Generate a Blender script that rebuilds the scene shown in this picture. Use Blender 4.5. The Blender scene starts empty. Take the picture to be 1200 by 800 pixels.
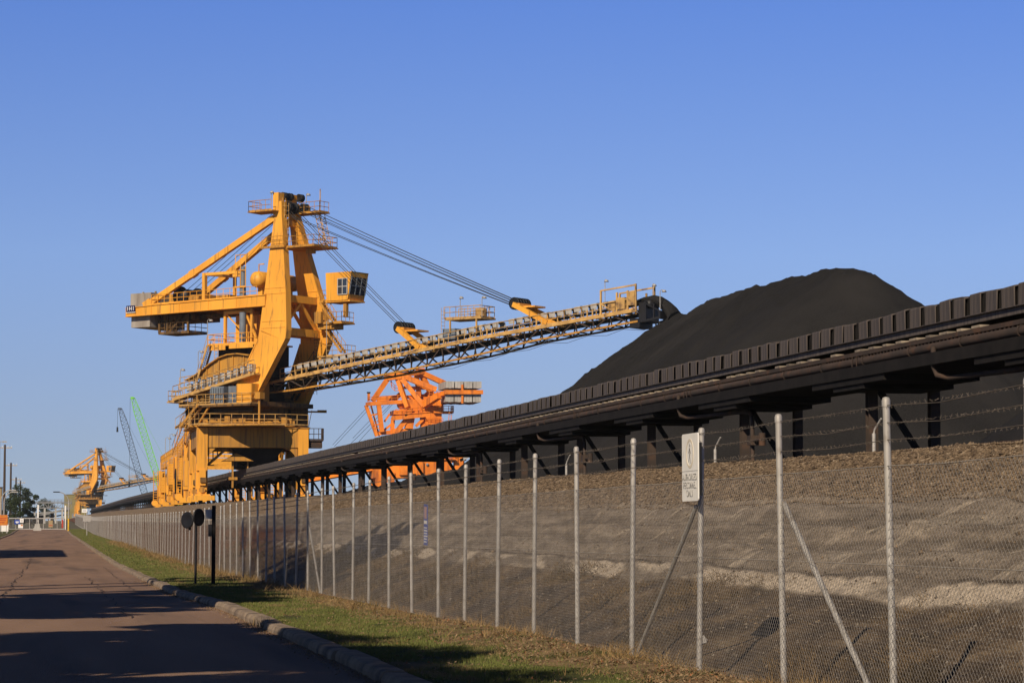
import bpy, bmesh, math, random
import numpy as np
from mathutils import Vector, Matrix
random.seed(7); rng = np.random.default_rng(7)
R = math.radians
scene = bpy.context.scene
COL = scene.collection

# ------------------------------------------------------------------ camera, sky, sun, exposure
EYE = 1.63
cam = bpy.data.objects.new('camera', bpy.data.cameras.new('camera')); COL.objects.link(cam)
cam.data.sensor_fit = 'HORIZONTAL'; cam.data.sensor_width = 36.0; cam.data.lens = 87.0
cam.data.clip_start = 0.5; cam.data.clip_end = 6000
cam.location = (0, 0, EYE)
cam.rotation_euler = (R(90 + 4.358), 0, R(-10.556))
scene.camera = cam
SUN_AZ, SUN_EL = R(33), R(32)            # azimuth measured from straight behind the camera towards its left
S = Vector((-math.sin(SUN_AZ) * math.cos(SUN_EL), -math.cos(SUN_AZ) * math.cos(SUN_EL), math.sin(SUN_EL)))
world = bpy.data.worlds.new('World'); scene.world = world; world.use_nodes = True
nt = world.node_tree; bg = nt.nodes['Background']
sky = nt.nodes.new('ShaderNodeTexSky'); sky.sky_type = 'NISHITA'; sky.sun_disc = False
sky.sun_elevation = SUN_EL; sky.sun_rotation = R(180) + SUN_AZ
sky.altitude = 0; sky.air_density = 1.0; sky.dust_density = 0.0; sky.ozone_density = 6.0
tc = nt.nodes.new('ShaderNodeTexCoord'); mp = nt.nodes.new('ShaderNodeMapping'); mp.inputs['Location'].default_value = (0, 0, 0.15)
vn = nt.nodes.new('ShaderNodeVectorMath'); vn.operation = 'NORMALIZE'; nt.links.new(tc.outputs['Generated'], mp.inputs[0]); nt.links.new(mp.outputs[0], vn.inputs[0]); nt.links.new(vn.outputs[0], sky.inputs[0])
sx = nt.nodes.new('ShaderNodeSeparateXYZ'); nt.links.new(tc.outputs['Generated'], sx.inputs[0])          # clear winter air: paler and greyer towards the horizon
rp = nt.nodes.new('ShaderNodeValToRGB'); nt.links.new(sx.outputs['Z'], rp.inputs[0]); el = rp.color_ramp.elements
el[0].position = 0.02; el[0].color = (0.75, 0.51, 0.40, 1); el[1].position = 0.11; el[1].color = (0.76, 0.625, 0.625, 1)
for p_, c_ in ((0.215, (0.50, 0.525, 0.725, 1)), (0.31, (0.20, 0.21, 0.27, 1)), (0.8, (0.085, 0.09, 0.115, 1))): e_ = el.new(p_); e_.color = c_
mu = nt.nodes.new('ShaderNodeVectorMath'); mu.operation = 'MULTIPLY'; nt.links.new(sky.outputs[0], mu.inputs[0]); nt.links.new(rp.outputs[0], mu.inputs[1])
m2 = nt.nodes.new('ShaderNodeVectorMath'); m2.operation = 'SCALE'; m2.inputs['Scale'].default_value = 2.0; nt.links.new(mu.outputs[0], m2.inputs[0])
nt.links.new(m2.outputs[0], bg.inputs[0]); bg.inputs[1].default_value = 0.10
sun = bpy.data.objects.new('sun', bpy.data.lights.new('sun', 'SUN')); COL.objects.link(sun)
sun.data.energy = 5.0; sun.data.angle = R(0.5); sun.data.color = (1.0, 0.84, 0.64)
sun.rotation_euler = (-S).to_track_quat('-Z', 'Y').to_euler()
scene.view_settings.view_transform = 'Standard'; scene.view_settings.look = 'None'
scene.view_settings.exposure = 0.0; scene.view_settings.gamma = 1.0; scene.view_settings.use_curve_mapping = False
scene.render.resolution_x = 1024; scene.render.resolution_y = 682

# ------------------------------------------------------------------ materials
def mat(name, c1, c2=None, scale=3.0, detail=6.0, rough=0.75, metal=0.0, bump=0.0, bscale=None, c3=None, s3=1.0, t3=(0.55, 0.7), stretch=(1, 1, 1), spec=0.3, stretch3=None):
    m = bpy.data.materials.new(name); m.use_nodes = True
    n, l = m.node_tree.nodes, m.node_tree.links
    b = n['Principled BSDF']; b.inputs['Roughness'].default_value = rough; b.inputs['Metallic'].default_value = metal
    b.inputs['Specular IOR Level'].default_value = spec
    tc = n.new('ShaderNodeTexCoord'); mp = n.new('ShaderNodeMapping'); mp.inputs['Scale'].default_value = stretch
    l.new(tc.outputs['Object'], mp.inputs['Vector'])
    if c2 is None: c2 = tuple(x * 0.75 for x in c1)
    nz = n.new('ShaderNodeTexNoise'); nz.inputs['Scale'].default_value = scale; nz.inputs['Detail'].default_value = detail
    l.new(mp.outputs[0], nz.inputs['Vector'])
    rp = n.new('ShaderNodeValToRGB'); rp.color_ramp.elements[0].position = 0.34; rp.color_ramp.elements[1].position = 0.66
    rp.color_ramp.elements[0].color = (*c2, 1); rp.color_ramp.elements[1].color = (*c1, 1)
    l.new(nz.outputs['Fac'], rp.inputs[0]); out = rp.outputs[0]
    if c3 is not None:
        mp3 = n.new('ShaderNodeMapping'); mp3.inputs['Scale'].default_value = stretch3 or stretch; l.new(tc.outputs['Object'], mp3.inputs['Vector'])
        n3 = n.new('ShaderNodeTexNoise'); n3.inputs['Scale'].default_value = s3; n3.inputs['Detail'].default_value = 8
        l.new(mp3.outputs[0], n3.inputs['Vector'])
        r3 = n.new('ShaderNodeValToRGB'); r3.color_ramp.elements[0].position = t3[0]; r3.color_ramp.elements[1].position = t3[1]
        l.new(n3.outputs['Fac'], r3.inputs[0])
        mx = n.new('ShaderNodeMix'); mx.data_type = 'RGBA'; mx.inputs[7].default_value = (*c3, 1)
        l.new(r3.outputs[0], mx.inputs[0]); l.new(out, mx.inputs[6]); out = mx.outputs[2]
    l.new(out, b.inputs['Base Color'])
    if bump:
        bz = n.new('ShaderNodeTexNoise'); bz.inputs['Scale'].default_value = bscale or scale * 4; bz.inputs['Detail'].default_value = 8
        l.new(mp.outputs[0], bz.inputs['Vector'])
        bp = n.new('ShaderNodeBump'); bp.inputs['Strength'].default_value = min(1.0, bump); bp.inputs['Distance'].default_value = 0.05
        l.new(bz.outputs['Fac'], bp.inputs['Height']); l.new(bp.outputs[0], b.inputs['Normal'])
    return m

YEL = mat('machine_yellow_paint', (0.80, 0.385, 0.045), (0.66, 0.295, 0.032), 0.35, 8, 0.5, c3=(0.27, 0.135, 0.035), s3=1.3, t3=(0.54, 0.76), stretch=(1, 1, 0.4), stretch3=(2.6, 2.6, 0.14))
YELD = mat('dusty_yellow_paint', (0.50, 0.245, 0.035), (0.38, 0.185, 0.032), 0.5, 8, 0.65, c3=(0.11, 0.065, 0.032), s3=1.6, t3=(0.50, 0.74), stretch=(1, 1, 0.4), stretch3=(2.6, 2.6, 0.14))
GRIME_SHADE = mat('grimed_shaded_yellow_paint', (0.20, 0.105, 0.028), (0.08, 0.048, 0.022), 0.7, 8, 0.8, c3=(0.03, 0.024, 0.02), s3=1.4, t3=(0.48, 0.68), stretch3=(2.2, 2.2, 0.2))  # coal grime, with the shade beneath the decks also put into the colour
BOOMY = mat('faded_boom_paint', (0.58, 0.35, 0.11), (0.36, 0.215, 0.075), 1.0, 8, 0.6, c3=(0.12, 0.07, 0.04), s3=1.4, t3=(0.52, 0.68))
ORA = mat('orange_machine_paint', (0.86, 0.25, 0.018), (0.62, 0.165, 0.014), 0.4, 8, 0.55, c3=(0.30, 0.08, 0.02), s3=0.7, t3=(0.53, 0.72), stretch3=(1.5, 1.5, 0.3))
DARK = mat('dark_steel', (0.020, 0.018, 0.017), (0.012, 0.011, 0.011), 2.0, 5, 0.85, spec=0.1)
RUST = mat('rusty_steel', (0.060, 0.040, 0.030), (0.036, 0.027, 0.022), 1.5, 8, 0.85, c3=(0.11, 0.055, 0.03), s3=2.0, t3=(0.55, 0.75))
HOODM = mat('weathered_cover_sheet', (0.120, 0.098, 0.084), (0.055, 0.047, 0.043), 1.6, 8, 0.7, stretch=(3, 6, 0.7), c3=(0.035, 0.030, 0.028), s3=2.2, t3=(0.55, 0.75))
HOODG = mat('grey_cover_sheet', (0.43, 0.42, 0.40), (0.30, 0.29, 0.275), 0.6, 6, 0.55, c3=(0.20, 0.18, 0.16), s3=0.8, t3=(0.66, 0.75))
CONC = mat('weathered_concrete', (0.33, 0.30, 0.26), (0.22, 0.19, 0.16), 0.9, 8, 0.9, stretch=(1.2, 1.2, 0.3), c3=(0.12, 0.10, 0.08), s3=0.8, t3=(0.56, 0.75), bump=0.2)
CONCR = mat('pale_concrete_blocks', (0.42, 0.41, 0.38), (0.30, 0.29, 0.27), 0.7, 8, 0.9, stretch=(1.2, 1.2, 0.4))
GREYP = mat('grey_blue_cabinet_paint', (0.16, 0.19, 0.22), (0.12, 0.14, 0.17), 1.2, 4, 0.5)
GALV = mat('galvanised_steel', (0.44, 0.425, 0.40), (0.33, 0.315, 0.295), 6, 6, 0.55, 0.25, c3=(0.20, 0.17, 0.14), s3=7, t3=(0.56, 0.74))
WIRE = mat('fence_wire', (0.46, 0.43, 0.39), (0.33, 0.305, 0.27), 3, 4, 0.6, 0.2)
BARB = mat('barbed_wire_steel', (0.17, 0.145, 0.12), (0.11, 0.09, 0.075), 4, 4, 0.7, 0.2)
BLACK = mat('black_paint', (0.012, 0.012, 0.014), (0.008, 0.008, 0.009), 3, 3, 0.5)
ROPE = mat('wire_rope', (0.03, 0.03, 0.032), (0.02, 0.02, 0.02), 3, 2, 0.6)
COAL = mat('coal', (0.0265, 0.0255, 0.0252), (0.0075, 0.0072, 0.0072), 13, 12, 0.95, bump=1.0, bscale=18, c3=(0.026, 0.0245, 0.0238), s3=0.12, t3=(0.42, 0.7), spec=0.08)
COALD = mat('coal_dust_ground', (0.03, 0.027, 0.024), (0.016, 0.015, 0.014), 1.2, 10, 0.95, bump=0.5, spec=0.1)
GLASS = mat('dark_window_glass', (0.02, 0.03, 0.045), (0.02, 0.028, 0.04), 1, 2, 0.08, spec=0.7)
WHITE = mat('white_paint', (0.84, 0.83, 0.80), (0.76, 0.75, 0.72), 3, 6, 0.5, c3=(0.45, 0.44, 0.40), s3=3, t3=(0.62, 0.8))
NAVY = mat('navy_sign_blue', (0.02, 0.022, 0.08), None, 3, 3, 0.5)
BLUE = mat('blue_sign_paint', (0.025, 0.08, 0.42), (0.02, 0.06, 0.33), 8, 4, 0.5)
BEIGE = mat('faded_beige_ink', (0.70, 0.64, 0.52), (0.62, 0.56, 0.45), 9, 4, 0.6)
INK = mat('faded_grey_ink', (0.45, 0.445, 0.44), (0.36, 0.355, 0.35), 9, 4, 0.6)
REDP = mat('red_paint', (0.45, 0.05, 0.03), None, 3, 3, 0.6)
PINKP = mat('faded_pink_print', (0.50, 0.30, 0.27), (0.38, 0.22, 0.24), 14, 5, 0.6)
ORS = mat('orange_board_paint', (0.62, 0.20, 0.02), (0.48, 0.15, 0.02), 2, 5, 0.6)
TIMB = mat('dark_pole_timber', (0.075, 0.050, 0.036), (0.045, 0.032, 0.025), 1.2, 6, 0.9, stretch=(4, 4, 0.3))
KERBM = mat('kerb_concrete', (0.31, 0.240, 0.17), (0.17, 0.130, 0.095), 2.2, 10, 0.95, bump=0.6, bscale=14, c3=(0.07, 0.055, 0.045), s3=1.3, t3=(0.55, 0.72))
BARK = mat('tree_bark', (0.10, 0.075, 0.055), (0.05, 0.04, 0.03), 3, 8, 0.9, bump=0.5)
LEAF = mat('dark_leaf', (0.035, 0.055, 0.016), (0.02, 0.032, 0.011), 1.1, 6, 0.7)
OLIVE = mat('olive_sheet_cladding', (0.25, 0.21, 0.075), (0.21, 0.175, 0.065), 0.4, 4, 0.6)
TANW = mat('tan_wall', (0.36, 0.27, 0.14), (0.30, 0.22, 0.12), 0.6, 5, 0.8)
GREEN = mat('green_crane_paint', (0.20, 0.62, 0.06), (0.15, 0.50, 0.05), 0.5, 4, 0.5)
SLATE = mat('blue_grey_crane_paint', (0.10, 0.14, 0.21), (0.08, 0.11, 0.17), 0.5, 4, 0.5)
BELT = mat('rubber_belt', (0.018, 0.017, 0.016), None, 3, 4, 0.85)
STEELG = mat('grey_gallery_steel', (0.26, 0.26, 0.26), (0.18, 0.18, 0.18), 0.4, 5, 0.6)
YPOST = mat('yellow_post_paint', (0.70, 0.42, 0.03), None, 2, 4, 0.6)

# ------------------------------------------------------------------ mesh builder
def rotm(ax, deg): return Matrix.Rotation(R(deg), 4, ax)
class MB:
    def __init__(s, M=None): s.v = []; s.f = []; s.sm = []; s.M = M
    def add(s, vs, fs, smooth=False):
        o = len(s.v)
        if s.M is not None: vs = [s.M @ Vector(p) for p in vs]
        s.v += [tuple(p) for p in vs]; s.f += [tuple(i + o for i in f) for f in fs]; s.sm += [smooth] * len(fs); return s
    def box(s, x0, x1, y0, y1, z0, z1):
        return s.add([(x0, y0, z0), (x1, y0, z0), (x1, y1, z0), (x0, y1, z0), (x0, y0, z1), (x1, y0, z1), (x1, y1, z1), (x0, y1, z1)],
                     [(0, 3, 2, 1), (4, 5, 6, 7), (0, 1, 5, 4), (1, 2, 6, 5), (2, 3, 7, 6), (3, 0, 4, 7)])
    def cbox(s, c, d): return s.box(c[0] - d[0] / 2, c[0] + d[0] / 2, c[1] - d[1] / 2, c[1] + d[1] / 2, c[2] - d[2] / 2, c[2] + d[2] / 2)
    def beam(s, a, b, w, h=None, up=(0, 0, 1)):
        a, b = Vector(a), Vector(b); h = h or w; d = (b - a).normalized(); up = Vector(up)
        if abs(d.dot(up)) > 0.98: up = Vector((1, 0, 0))
        x = d.cross(up).normalized(); z = x.cross(d)
        vs = [p + x * (i * w / 2) + z * (j * h / 2) for p in (a, b) for i, j in ((-1, -1), (1, -1), (1, 1), (-1, 1))]
        return s.add(vs, [(0, 1, 2, 3), (7, 6, 5, 4), (0, 4, 5, 1), (1, 5, 6, 2), (2, 6, 7, 3), (3, 7, 4, 0)])
    def tube(s, pts, r, n=6, caps=True):
        pts = [Vector(p) for p in pts]; rs = r if isinstance(r, (list, tuple)) else [r] * len(pts)
        vs = []; fs = []; px = None
        for i, p in enumerate(pts):
            d = (pts[min(i + 1, len(pts) - 1)] - pts[max(i - 1, 0)]).normalized()
            if px is None:
                u = Vector((0, 0, 1)) if abs(d.z) < 0.9 else Vector((1, 0, 0)); x = d.cross(u).normalized()
            else: x = (px - d * px.dot(d)).normalized()
            px = x; y = d.cross(x)
            for k in range(n):
                t = 2 * math.pi * k / n; vs.append(p + (x * math.cos(t) + y * math.sin(t)) * rs[i])
        for i in range(len(pts) - 1):
            for k in range(n):
                a, b = i * n + k, i * n + (k + 1) % n; fs.append((a, b, b + n, a + n))
        o = len(s.f); s.add(vs, fs, n > 5)
        if caps: 
            s.add([vs[k] for k in range(n)] , [tuple(range(n - 1, -1, -1))]); s.add(vs[-n:], [tuple(range(n))])
        return s
    def prism(s, poly, f0, f1):
        """poly: outline points; f0, f1 turn an outline point into the two end faces' 3-D points"""
        n = len(poly); vs = [f0(*p) for p in poly] + [f1(*p) for p in poly]
        return s.add(vs, [tuple(range(n - 1, -1, -1)), tuple(range(n, 2 * n))] + [(i, (i + 1) % n, n + (i + 1) % n, n + i) for i in range(n)])
    def loft(s, rings, closed=True):
        n = len(rings[0]); vs = [p for r_ in rings for p in r_]; fs = []
        for i in range(len(rings) - 1):
            for k in range(n):
                a, b = i * n + k, i * n + (k + 1) % n; fs.append((a, b, b + n, a + n))
        fs += [tuple(range(n - 1, -1, -1)), tuple(range((len(rings) - 1) * n, len(rings) * n))]
        return s.add(vs, fs)
    def lathe(s, prof, c, axis='z', n=20):
        vs = []; fs = []
        for (r, h) in prof:
            for k in range(n):
                t = 2 * math.pi * k / n; a, b = r * math.cos(t), r * math.sin(t)
                p = {'z': (a, b, h), 'y': (a, h, b), 'x': (h, a, b)}[axis]; vs.append((p[0] + c[0], p[1] + c[1], p[2] + c[2]))
        for i in range(len(prof) - 1):
            for k in range(n):
                a, b = i * n + k, i * n + (k + 1) % n; fs.append((a, b, b + n, a + n))
        return s.add(vs, fs, True)
    def rail(s, pts, h=1.1, step=1.6, r=0.035, closed=False):
        pts = [Vector(p) for p in pts]
        if closed: pts = pts + [pts[0]]
        up = Vector((0, 0, 1))
        for a, b in zip(pts[:-1], pts[1:]):
            n = max(1, int((b - a).length / step + 0.5))
            for i in range(n + 1): s.tube([a.lerp(b, i / n), a.lerp(b, i / n) + up * h], r, 4, False)
            for q in (h, h * 0.52): s.tube([a + up * q, b + up * q], r, 4, False)
            s.beam(a + up * 0.07, b + up * 0.07, 0.02, 0.13)
        return s
    def ladder(s, a, b, w=0.5, side=(0, 1, 0), r=0.03):
        a, b, sd = Vector(a), Vector(b), Vector(side) * (w / 2)
        for q in (-1, 1): s.tube([a + sd * q, b + sd * q], r, 4, False)
        n = int((b - a).length / 0.32)
        for i in range(1, n): s.tube([a.lerp(b, i / n) - sd, a.lerp(b, i / n) + sd], r * 0.7, 4, False)
        return s
    def stair(s, a, b, w=0.9, side=(0, 1, 0)):
        a, b, sd = Vector(a), Vector(b), Vector(side) * (w / 2)
        for q in (-1, 1):
            s.beam(a + sd * q, b + sd * q, 0.06, 0.25); s.tube([a + sd * q + Vector((0, 0, 1)), b + sd * q + Vector((0, 0, 1))], 0.035, 4, False)
            for i in range(5): s.tube([a.lerp(b, i / 4) + sd * q, a.lerp(b, i / 4) + sd * q + Vector((0, 0, 1))], 0.03, 4, False)
        n = max(3, int(abs(b.z - a.z) / 0.22))
        for i in range(n + 1):
            p = a.lerp(b, i / n); s.beam(p - sd, p + sd, 0.24, 0.04)
        return s
    def truss(s, a0, a1, b0, b1, n, w, zig=True):
        """diagonals and verticals between chord a0-a1 and chord b0-b1"""
        a0, a1, b0, b1 = map(Vector, (a0, a1, b0, b1))
        for i in range(n + 1):
            s.beam(a0.lerp(a1, i / n), b0.lerp(b1, i / n), w)
            if i < n:
                if i % 2: s.beam(a0.lerp(a1, i / n), b0.lerp(b1, (i + 1) / n), w)
                else: s.beam(b0.lerp(b1, i / n), a0.lerp(a1, (i + 1) / n), w)
        return s
    def build(s, name, m, parent=None, loc=None):
        me = bpy.data.meshes.new(name); me.from_pydata(s.v, [], s.f)
        me.polygons.foreach_set('use_smooth', s.sm); me.update()
        bm = bmesh.new(); bm.from_mesh(me); bmesh.ops.recalc_face_normals(bm, faces=bm.faces); bm.to_mesh(me); bm.free()
        me.materials.append(m)
        o = bpy.data.objects.new(name, me); COL.objects.link(o)
        if parent is not None: o.parent = parent
        if loc is not None: o.location = loc
        return o

def tag(o, label=None, cat=None, group=None, kind=None):
    for k, v in (('label', label), ('category', cat), ('group', group), ('kind', kind)):
        if v: o[k] = v
    return o
def thing(name, label, cat, loc=(0, 0, 0), rz=0, group=None):
    o = bpy.data.objects.new(name, None); COL.objects.link(o); o.location = loc; o.rotation_euler = (0, 0, rz); o.empty_display_size = 0.5
    return tag(o, label, cat, group)
def copy_tree(o, parent=None):
    c = o.copy(); COL.objects.link(c)
    if parent is not None: c.parent = parent
    for ch in list(o.children): copy_tree(ch, c)
    return c
def np_mesh(name, v, f, m, kind=None, smooth=False):
    v = np.asarray(v, dtype=np.float32); f = np.asarray(f, dtype=np.int32); k = f.shape[1]
    me = bpy.data.meshes.new(name); me.vertices.add(len(v)); me.vertices.foreach_set('co', v.ravel())
    me.loops.add(f.size); me.loops.foreach_set('vertex_index', f.ravel())
    me.polygons.add(len(f)); me.polygons.foreach_set('loop_start', np.arange(0, f.size, k, dtype=np.int32)); me.polygons.foreach_set('loop_total', np.full(len(f), k, dtype=np.int32))
    me.polygons.foreach_set('use_smooth', np.full(len(f), smooth)); me.update(calc_edges=True); me.validate()
    me.materials.append(m); o = bpy.data.objects.new(name, me); COL.objects.link(o)
    if kind: o['kind'] = kind
    return o
def text(name, body, size, m, parent, M, ext=0.004):
    cu = bpy.data.curves.new(name, 'FONT'); cu.body = body; cu.size = size; cu.align_x = 'CENTER'; cu.align_y = 'CENTER'; cu.extrude = ext; cu.space_character = 1.4 if body == 'IHI' else 1.0
    t = bpy.data.objects.new(name, cu); COL.objects.link(t); dg = bpy.context.evaluated_depsgraph_get()
    me = bpy.data.meshes.new_from_object(t.evaluated_get(dg)); bpy.data.objects.remove(t)
    me.transform(M); me.materials.clear(); me.materials.append(m); o = bpy.data.objects.new(name, me); COL.objects.link(o); o.parent = parent; return o

# ------------------------------------------------------------------ terrain profiles (metres; Y runs along the road)
GY = [-200, 0, 50, 95, 125, 158, 245, 300, 385, 480, 560, 700, 900, 1300, 3000]
GZ = [0, 0, 0, -0.10, -0.12, 0.0, 0.38, 0.60, 0.95, 1.75, 2.4, 3.6, 5.0, 6.6, 6.8]
BY = [-200, 33, 61, 80, 116, 209, 306, 655, 1210, 1600, 3000]
BZ = [2.75, 2.84, 3.00, 3.11, 3.28, 3.86, 4.44, 6.3, 8.3, 8.5, 8.5]
def g(y): return np.interp(y, GY, GZ)
def B(y): return np.interp(y, BY, BZ)
def gf(y): return float(np.interp(y, GY, GZ))
def Bf(y): return float(np.interp(y, BY, BZ))
def vnoise(x, y, seed=0):
    """smooth value noise on numpy arrays, range 0..1"""
    xi, yi = np.floor(x).astype(np.int64), np.floor(y).astype(np.int64); fx, fy = x - xi, y - yi
    fx, fy = fx * fx * (3 - 2 * fx), fy * fy * (3 - 2 * fy)
    def h(a, b):
        n = (a * 374761393 + b * 668265263 + seed * 144665) & 0x7fffffff; n = ((n ^ (n >> 13)) * 1274126177) & 0x7fffffff; return ((n ^ (n >> 16)) & 0xffff) / 65535.0
    return (h(xi, yi) * (1 - fx) + h(xi + 1, yi) * fx) * (1 - fy) + (h(xi, yi + 1) * (1 - fx) + h(xi + 1, yi + 1) * fx) * fy
def fbm(x, y, o=4, seed=0):
    s_, a = 0, 0.5
    for i in range(o): s_ = s_ + a * vnoise(x * 2 ** i, y * 2 ** i, seed + i); a *= 0.5
    return s_
def grid(name, X, Y, Z, m, kind='structure', smooth=True):
    ny, nx = X.shape; v = np.stack([X, Y, Z], -1).reshape(-1, 3); i = np.arange(ny * nx).reshape(ny, nx)
    f = np.stack([i[:-1, :-1], i[:-1, 1:], i[1:, 1:], i[1:, :-1]], -1).reshape(-1, 4)
    return np_mesh(name, v, f, m, kind, smooth)
FX = 6.70                                              # fence line
CREST = 13.7
KY = [-200, 10, 24, 48, 57, 65, 90, 150, 480, 900]; KX = [3.55, 3.55, 3.53, 3.5, 3.42, 3.16, 3.18, 3.15, 3.1, 3.1]
def kx(y): return np.interp(y, KY, KX)
RL = -5.7

# ground sheet to the horizon
yy = np.concatenate([np.arange(-160, 200, 8), np.arange(200, 1400, 20), [1500, 1800, 2400, 3400]])
xx = np.array([-1800, -600, -200, -80, -30, -12, RL - 0.4, FX + 0.5, 8, 10, 12, CREST, 15, 20, 40, 80, 160, 400, 1200, 2600.])
X, Y = np.meshgrid(xx, yy); t = np.clip((X - FX - 0.5) / (CREST - FX - 0.5), 0, 1)
Z = g(Y) * (1 - t) + (B(Y)) * t - 0.10 - 0.35 * (t > 0) * (t < 1)
GROUND = mat('dry_ground', (0.12, 0.10, 0.06), (0.08, 0.075, 0.04), 0.3, 8, 0.95, c3=(0.06, 0.08, 0.025), s3=0.05)
grid('ground', X, Y, Z, GROUND)

# road
ROADM = mat('worn_reddish_asphalt', (0.275, 0.180, 0.125), (0.215, 0.140, 0.098), 0.55, 9, 0.9, stretch=(1.4, 0.16, 1), bump=0.35, bscale=60, c3=(0.105, 0.076, 0.062), s3=0.5, t3=(0.52, 0.72), stretch3=(1.2, 0.10, 1), spec=0.15)
yy = np.concatenate([np.arange(-120, 200, 1.0), np.arange(200, 500, 4)]); tt = np.linspace(0, 1, 15)
Y, T = np.meshgrid(yy, tt, indexing='ij'); X = RL + (kx(Y) + 0.03 - RL) * T
grid('road', X, Y, g(Y) + 0.03 * (1 - (2 * T - 1) ** 2) + 0.012 * (fbm(X * 0.8, Y * 0.3) - 0.5), ROADM)
TAR = mat('tar_seam', (0.045, 0.034, 0.030), (0.030, 0.024, 0.022), 3, 5, 0.9); V = []; F = []
def crack(x0, y0, x1, y1, w, n_):
    for i in range(n_ + 1):
        t_ = i / n_; x = x0 + (x1 - x0) * t_ + random.uniform(-.10, .10); y = y0 + (y1 - y0) * t_ + random.uniform(-.25, .25) * (abs(x1 - x0) > 1); ww = w * random.uniform(.4, 1.3); dx, dy = (0, ww * 3) if abs(x1 - x0) > 1 else (ww, 0)
        T_ = (x - RL) / (float(kx(y)) + .03 - RL); z = gf(y) + 0.03 * (1 - (2 * T_ - 1) ** 2) + 0.013
        V.extend([(x - dx, y - dy, z), (x + dx, y + dy, z)])
        if i: k = len(V); F.append((k - 4, k - 3, k - 1, k - 2))
for q in ((-5, 61, 3.1, 63, .02, 22), (-5.4, 96, 2.9, 99, .025, 22), (-5.4, 133, 2.9, 136, .03, 22), (-1.1, 30, -1.0, 190, .018, 150), (1.5, 46, 1.35, 92, .012, 50), (2.3, 70, 2.6, 118, .012, 50), (-5.4, 205, 2.9, 208, .05, 20)): crack(*q)
np_mesh('road_seam', V, F, TAR, 'structure')
# kerbs, cast in lengths with gaps between them
def kerb(xf, side, y0, y1):
    mb = MB(); y = y0
    while y < y1:
        L = 2.4 if y < 200 else 12.0; ya, yb = y + 0.02, min(y + L - 0.02, y1); rings = []
        j = [random.uniform(-0.04, 0.04) for _ in range(2)]; h = 0.13 + random.uniform(-0.015, 0.015)
        for q, (ye, jj) in enumerate(((ya, j[0]), (yb, j[1]))):
            x = float(xf(ye)) + jj; z = gf(ye) - 0.06
            sec = [(0, 0), (0.0, h - 0.01), (0.03, h + 0.045), (0.07, h + 0.06), (0.26, h + 0.06), (0.29, h + 0.03), (0.29, 0)]
            rings.append([(x + side * a, ye, z + b) for a, b in sec])
        mb.loft(rings); y += L
    return mb
o = kerb(kx, 1, -60, 470).build('kerb', KERBM); o['kind'] = 'structure'
o = kerb(lambda y: RL, -1, 60, 470).build('kerb', KERBM); o['kind'] = 'structure'
# verge soil on both sides
VERGE = mat('verge_soil', (0.080, 0.094, 0.026), (0.055, 0.058, 0.022), 1.3, 10, 0.95, bump=0.6, bscale=18, c3=(0.17, 0.115, 0.06), s3=0.55, t3=(0.52, 0.66), stretch3=(1.6, 0.5, 1), spec=0.1)
yy = np.concatenate([np.arange(-60, 120, 0.5), np.arange(120, 490, 4)]); tt = np.linspace(0, 1, 18)
Y, T = np.meshgrid(yy, tt, indexing='ij'); x0 = kx(Y) + 0.27; X = x0 + (7.3 - x0) * T
hump = 0.12 * np.exp(-((X - 6.3) / 0.7) ** 2) * np.clip((46 - Y) / 12, 0, 1)
VZ = lambda X, Y: g(Y) + 0.085 + 0.06 * (fbm(X * 1.1, Y * 0.7, 3, 5) - 0.5) + 0.12 * np.exp(-((X - 6.3) / 0.7) ** 2) * np.clip((46 - Y) / 12, 0, 1)
grid('verge', X, Y, VZ(X, Y), VERGE)
X, Y = np.meshgrid(np.linspace(-30, RL - 0.25, 12), np.concatenate([np.arange(60, 490, 5)]))
grid('verge', X, Y, g(Y) + 0.08, VERGE)

DIRT = mat('dry_litter_strip', (0.26, 0.175, 0.095), (0.12, 0.080, 0.045), 2.6, 10, 0.95, bump=0.7, bscale=26, c3=(0.085, 0.085, 0.03), s3=1.1, t3=(0.50, 0.66), spec=0.1)
yy = np.concatenate([np.arange(10, 100, 0.25), np.arange(100, 480, 2.5)]); tt = np.linspace(0, 1, 14); Y, T = np.meshgrid(yy, tt, indexing='ij'); edge = 5.55 + 1.1 * (fbm(Y * 0.35, Y * 0.0 + 3, 4, 77) - 0.45); X = edge + (7.32 - edge) * T
grid('dirt_strip', X, Y, VZ(X, Y) + 0.006, DIRT)

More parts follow.
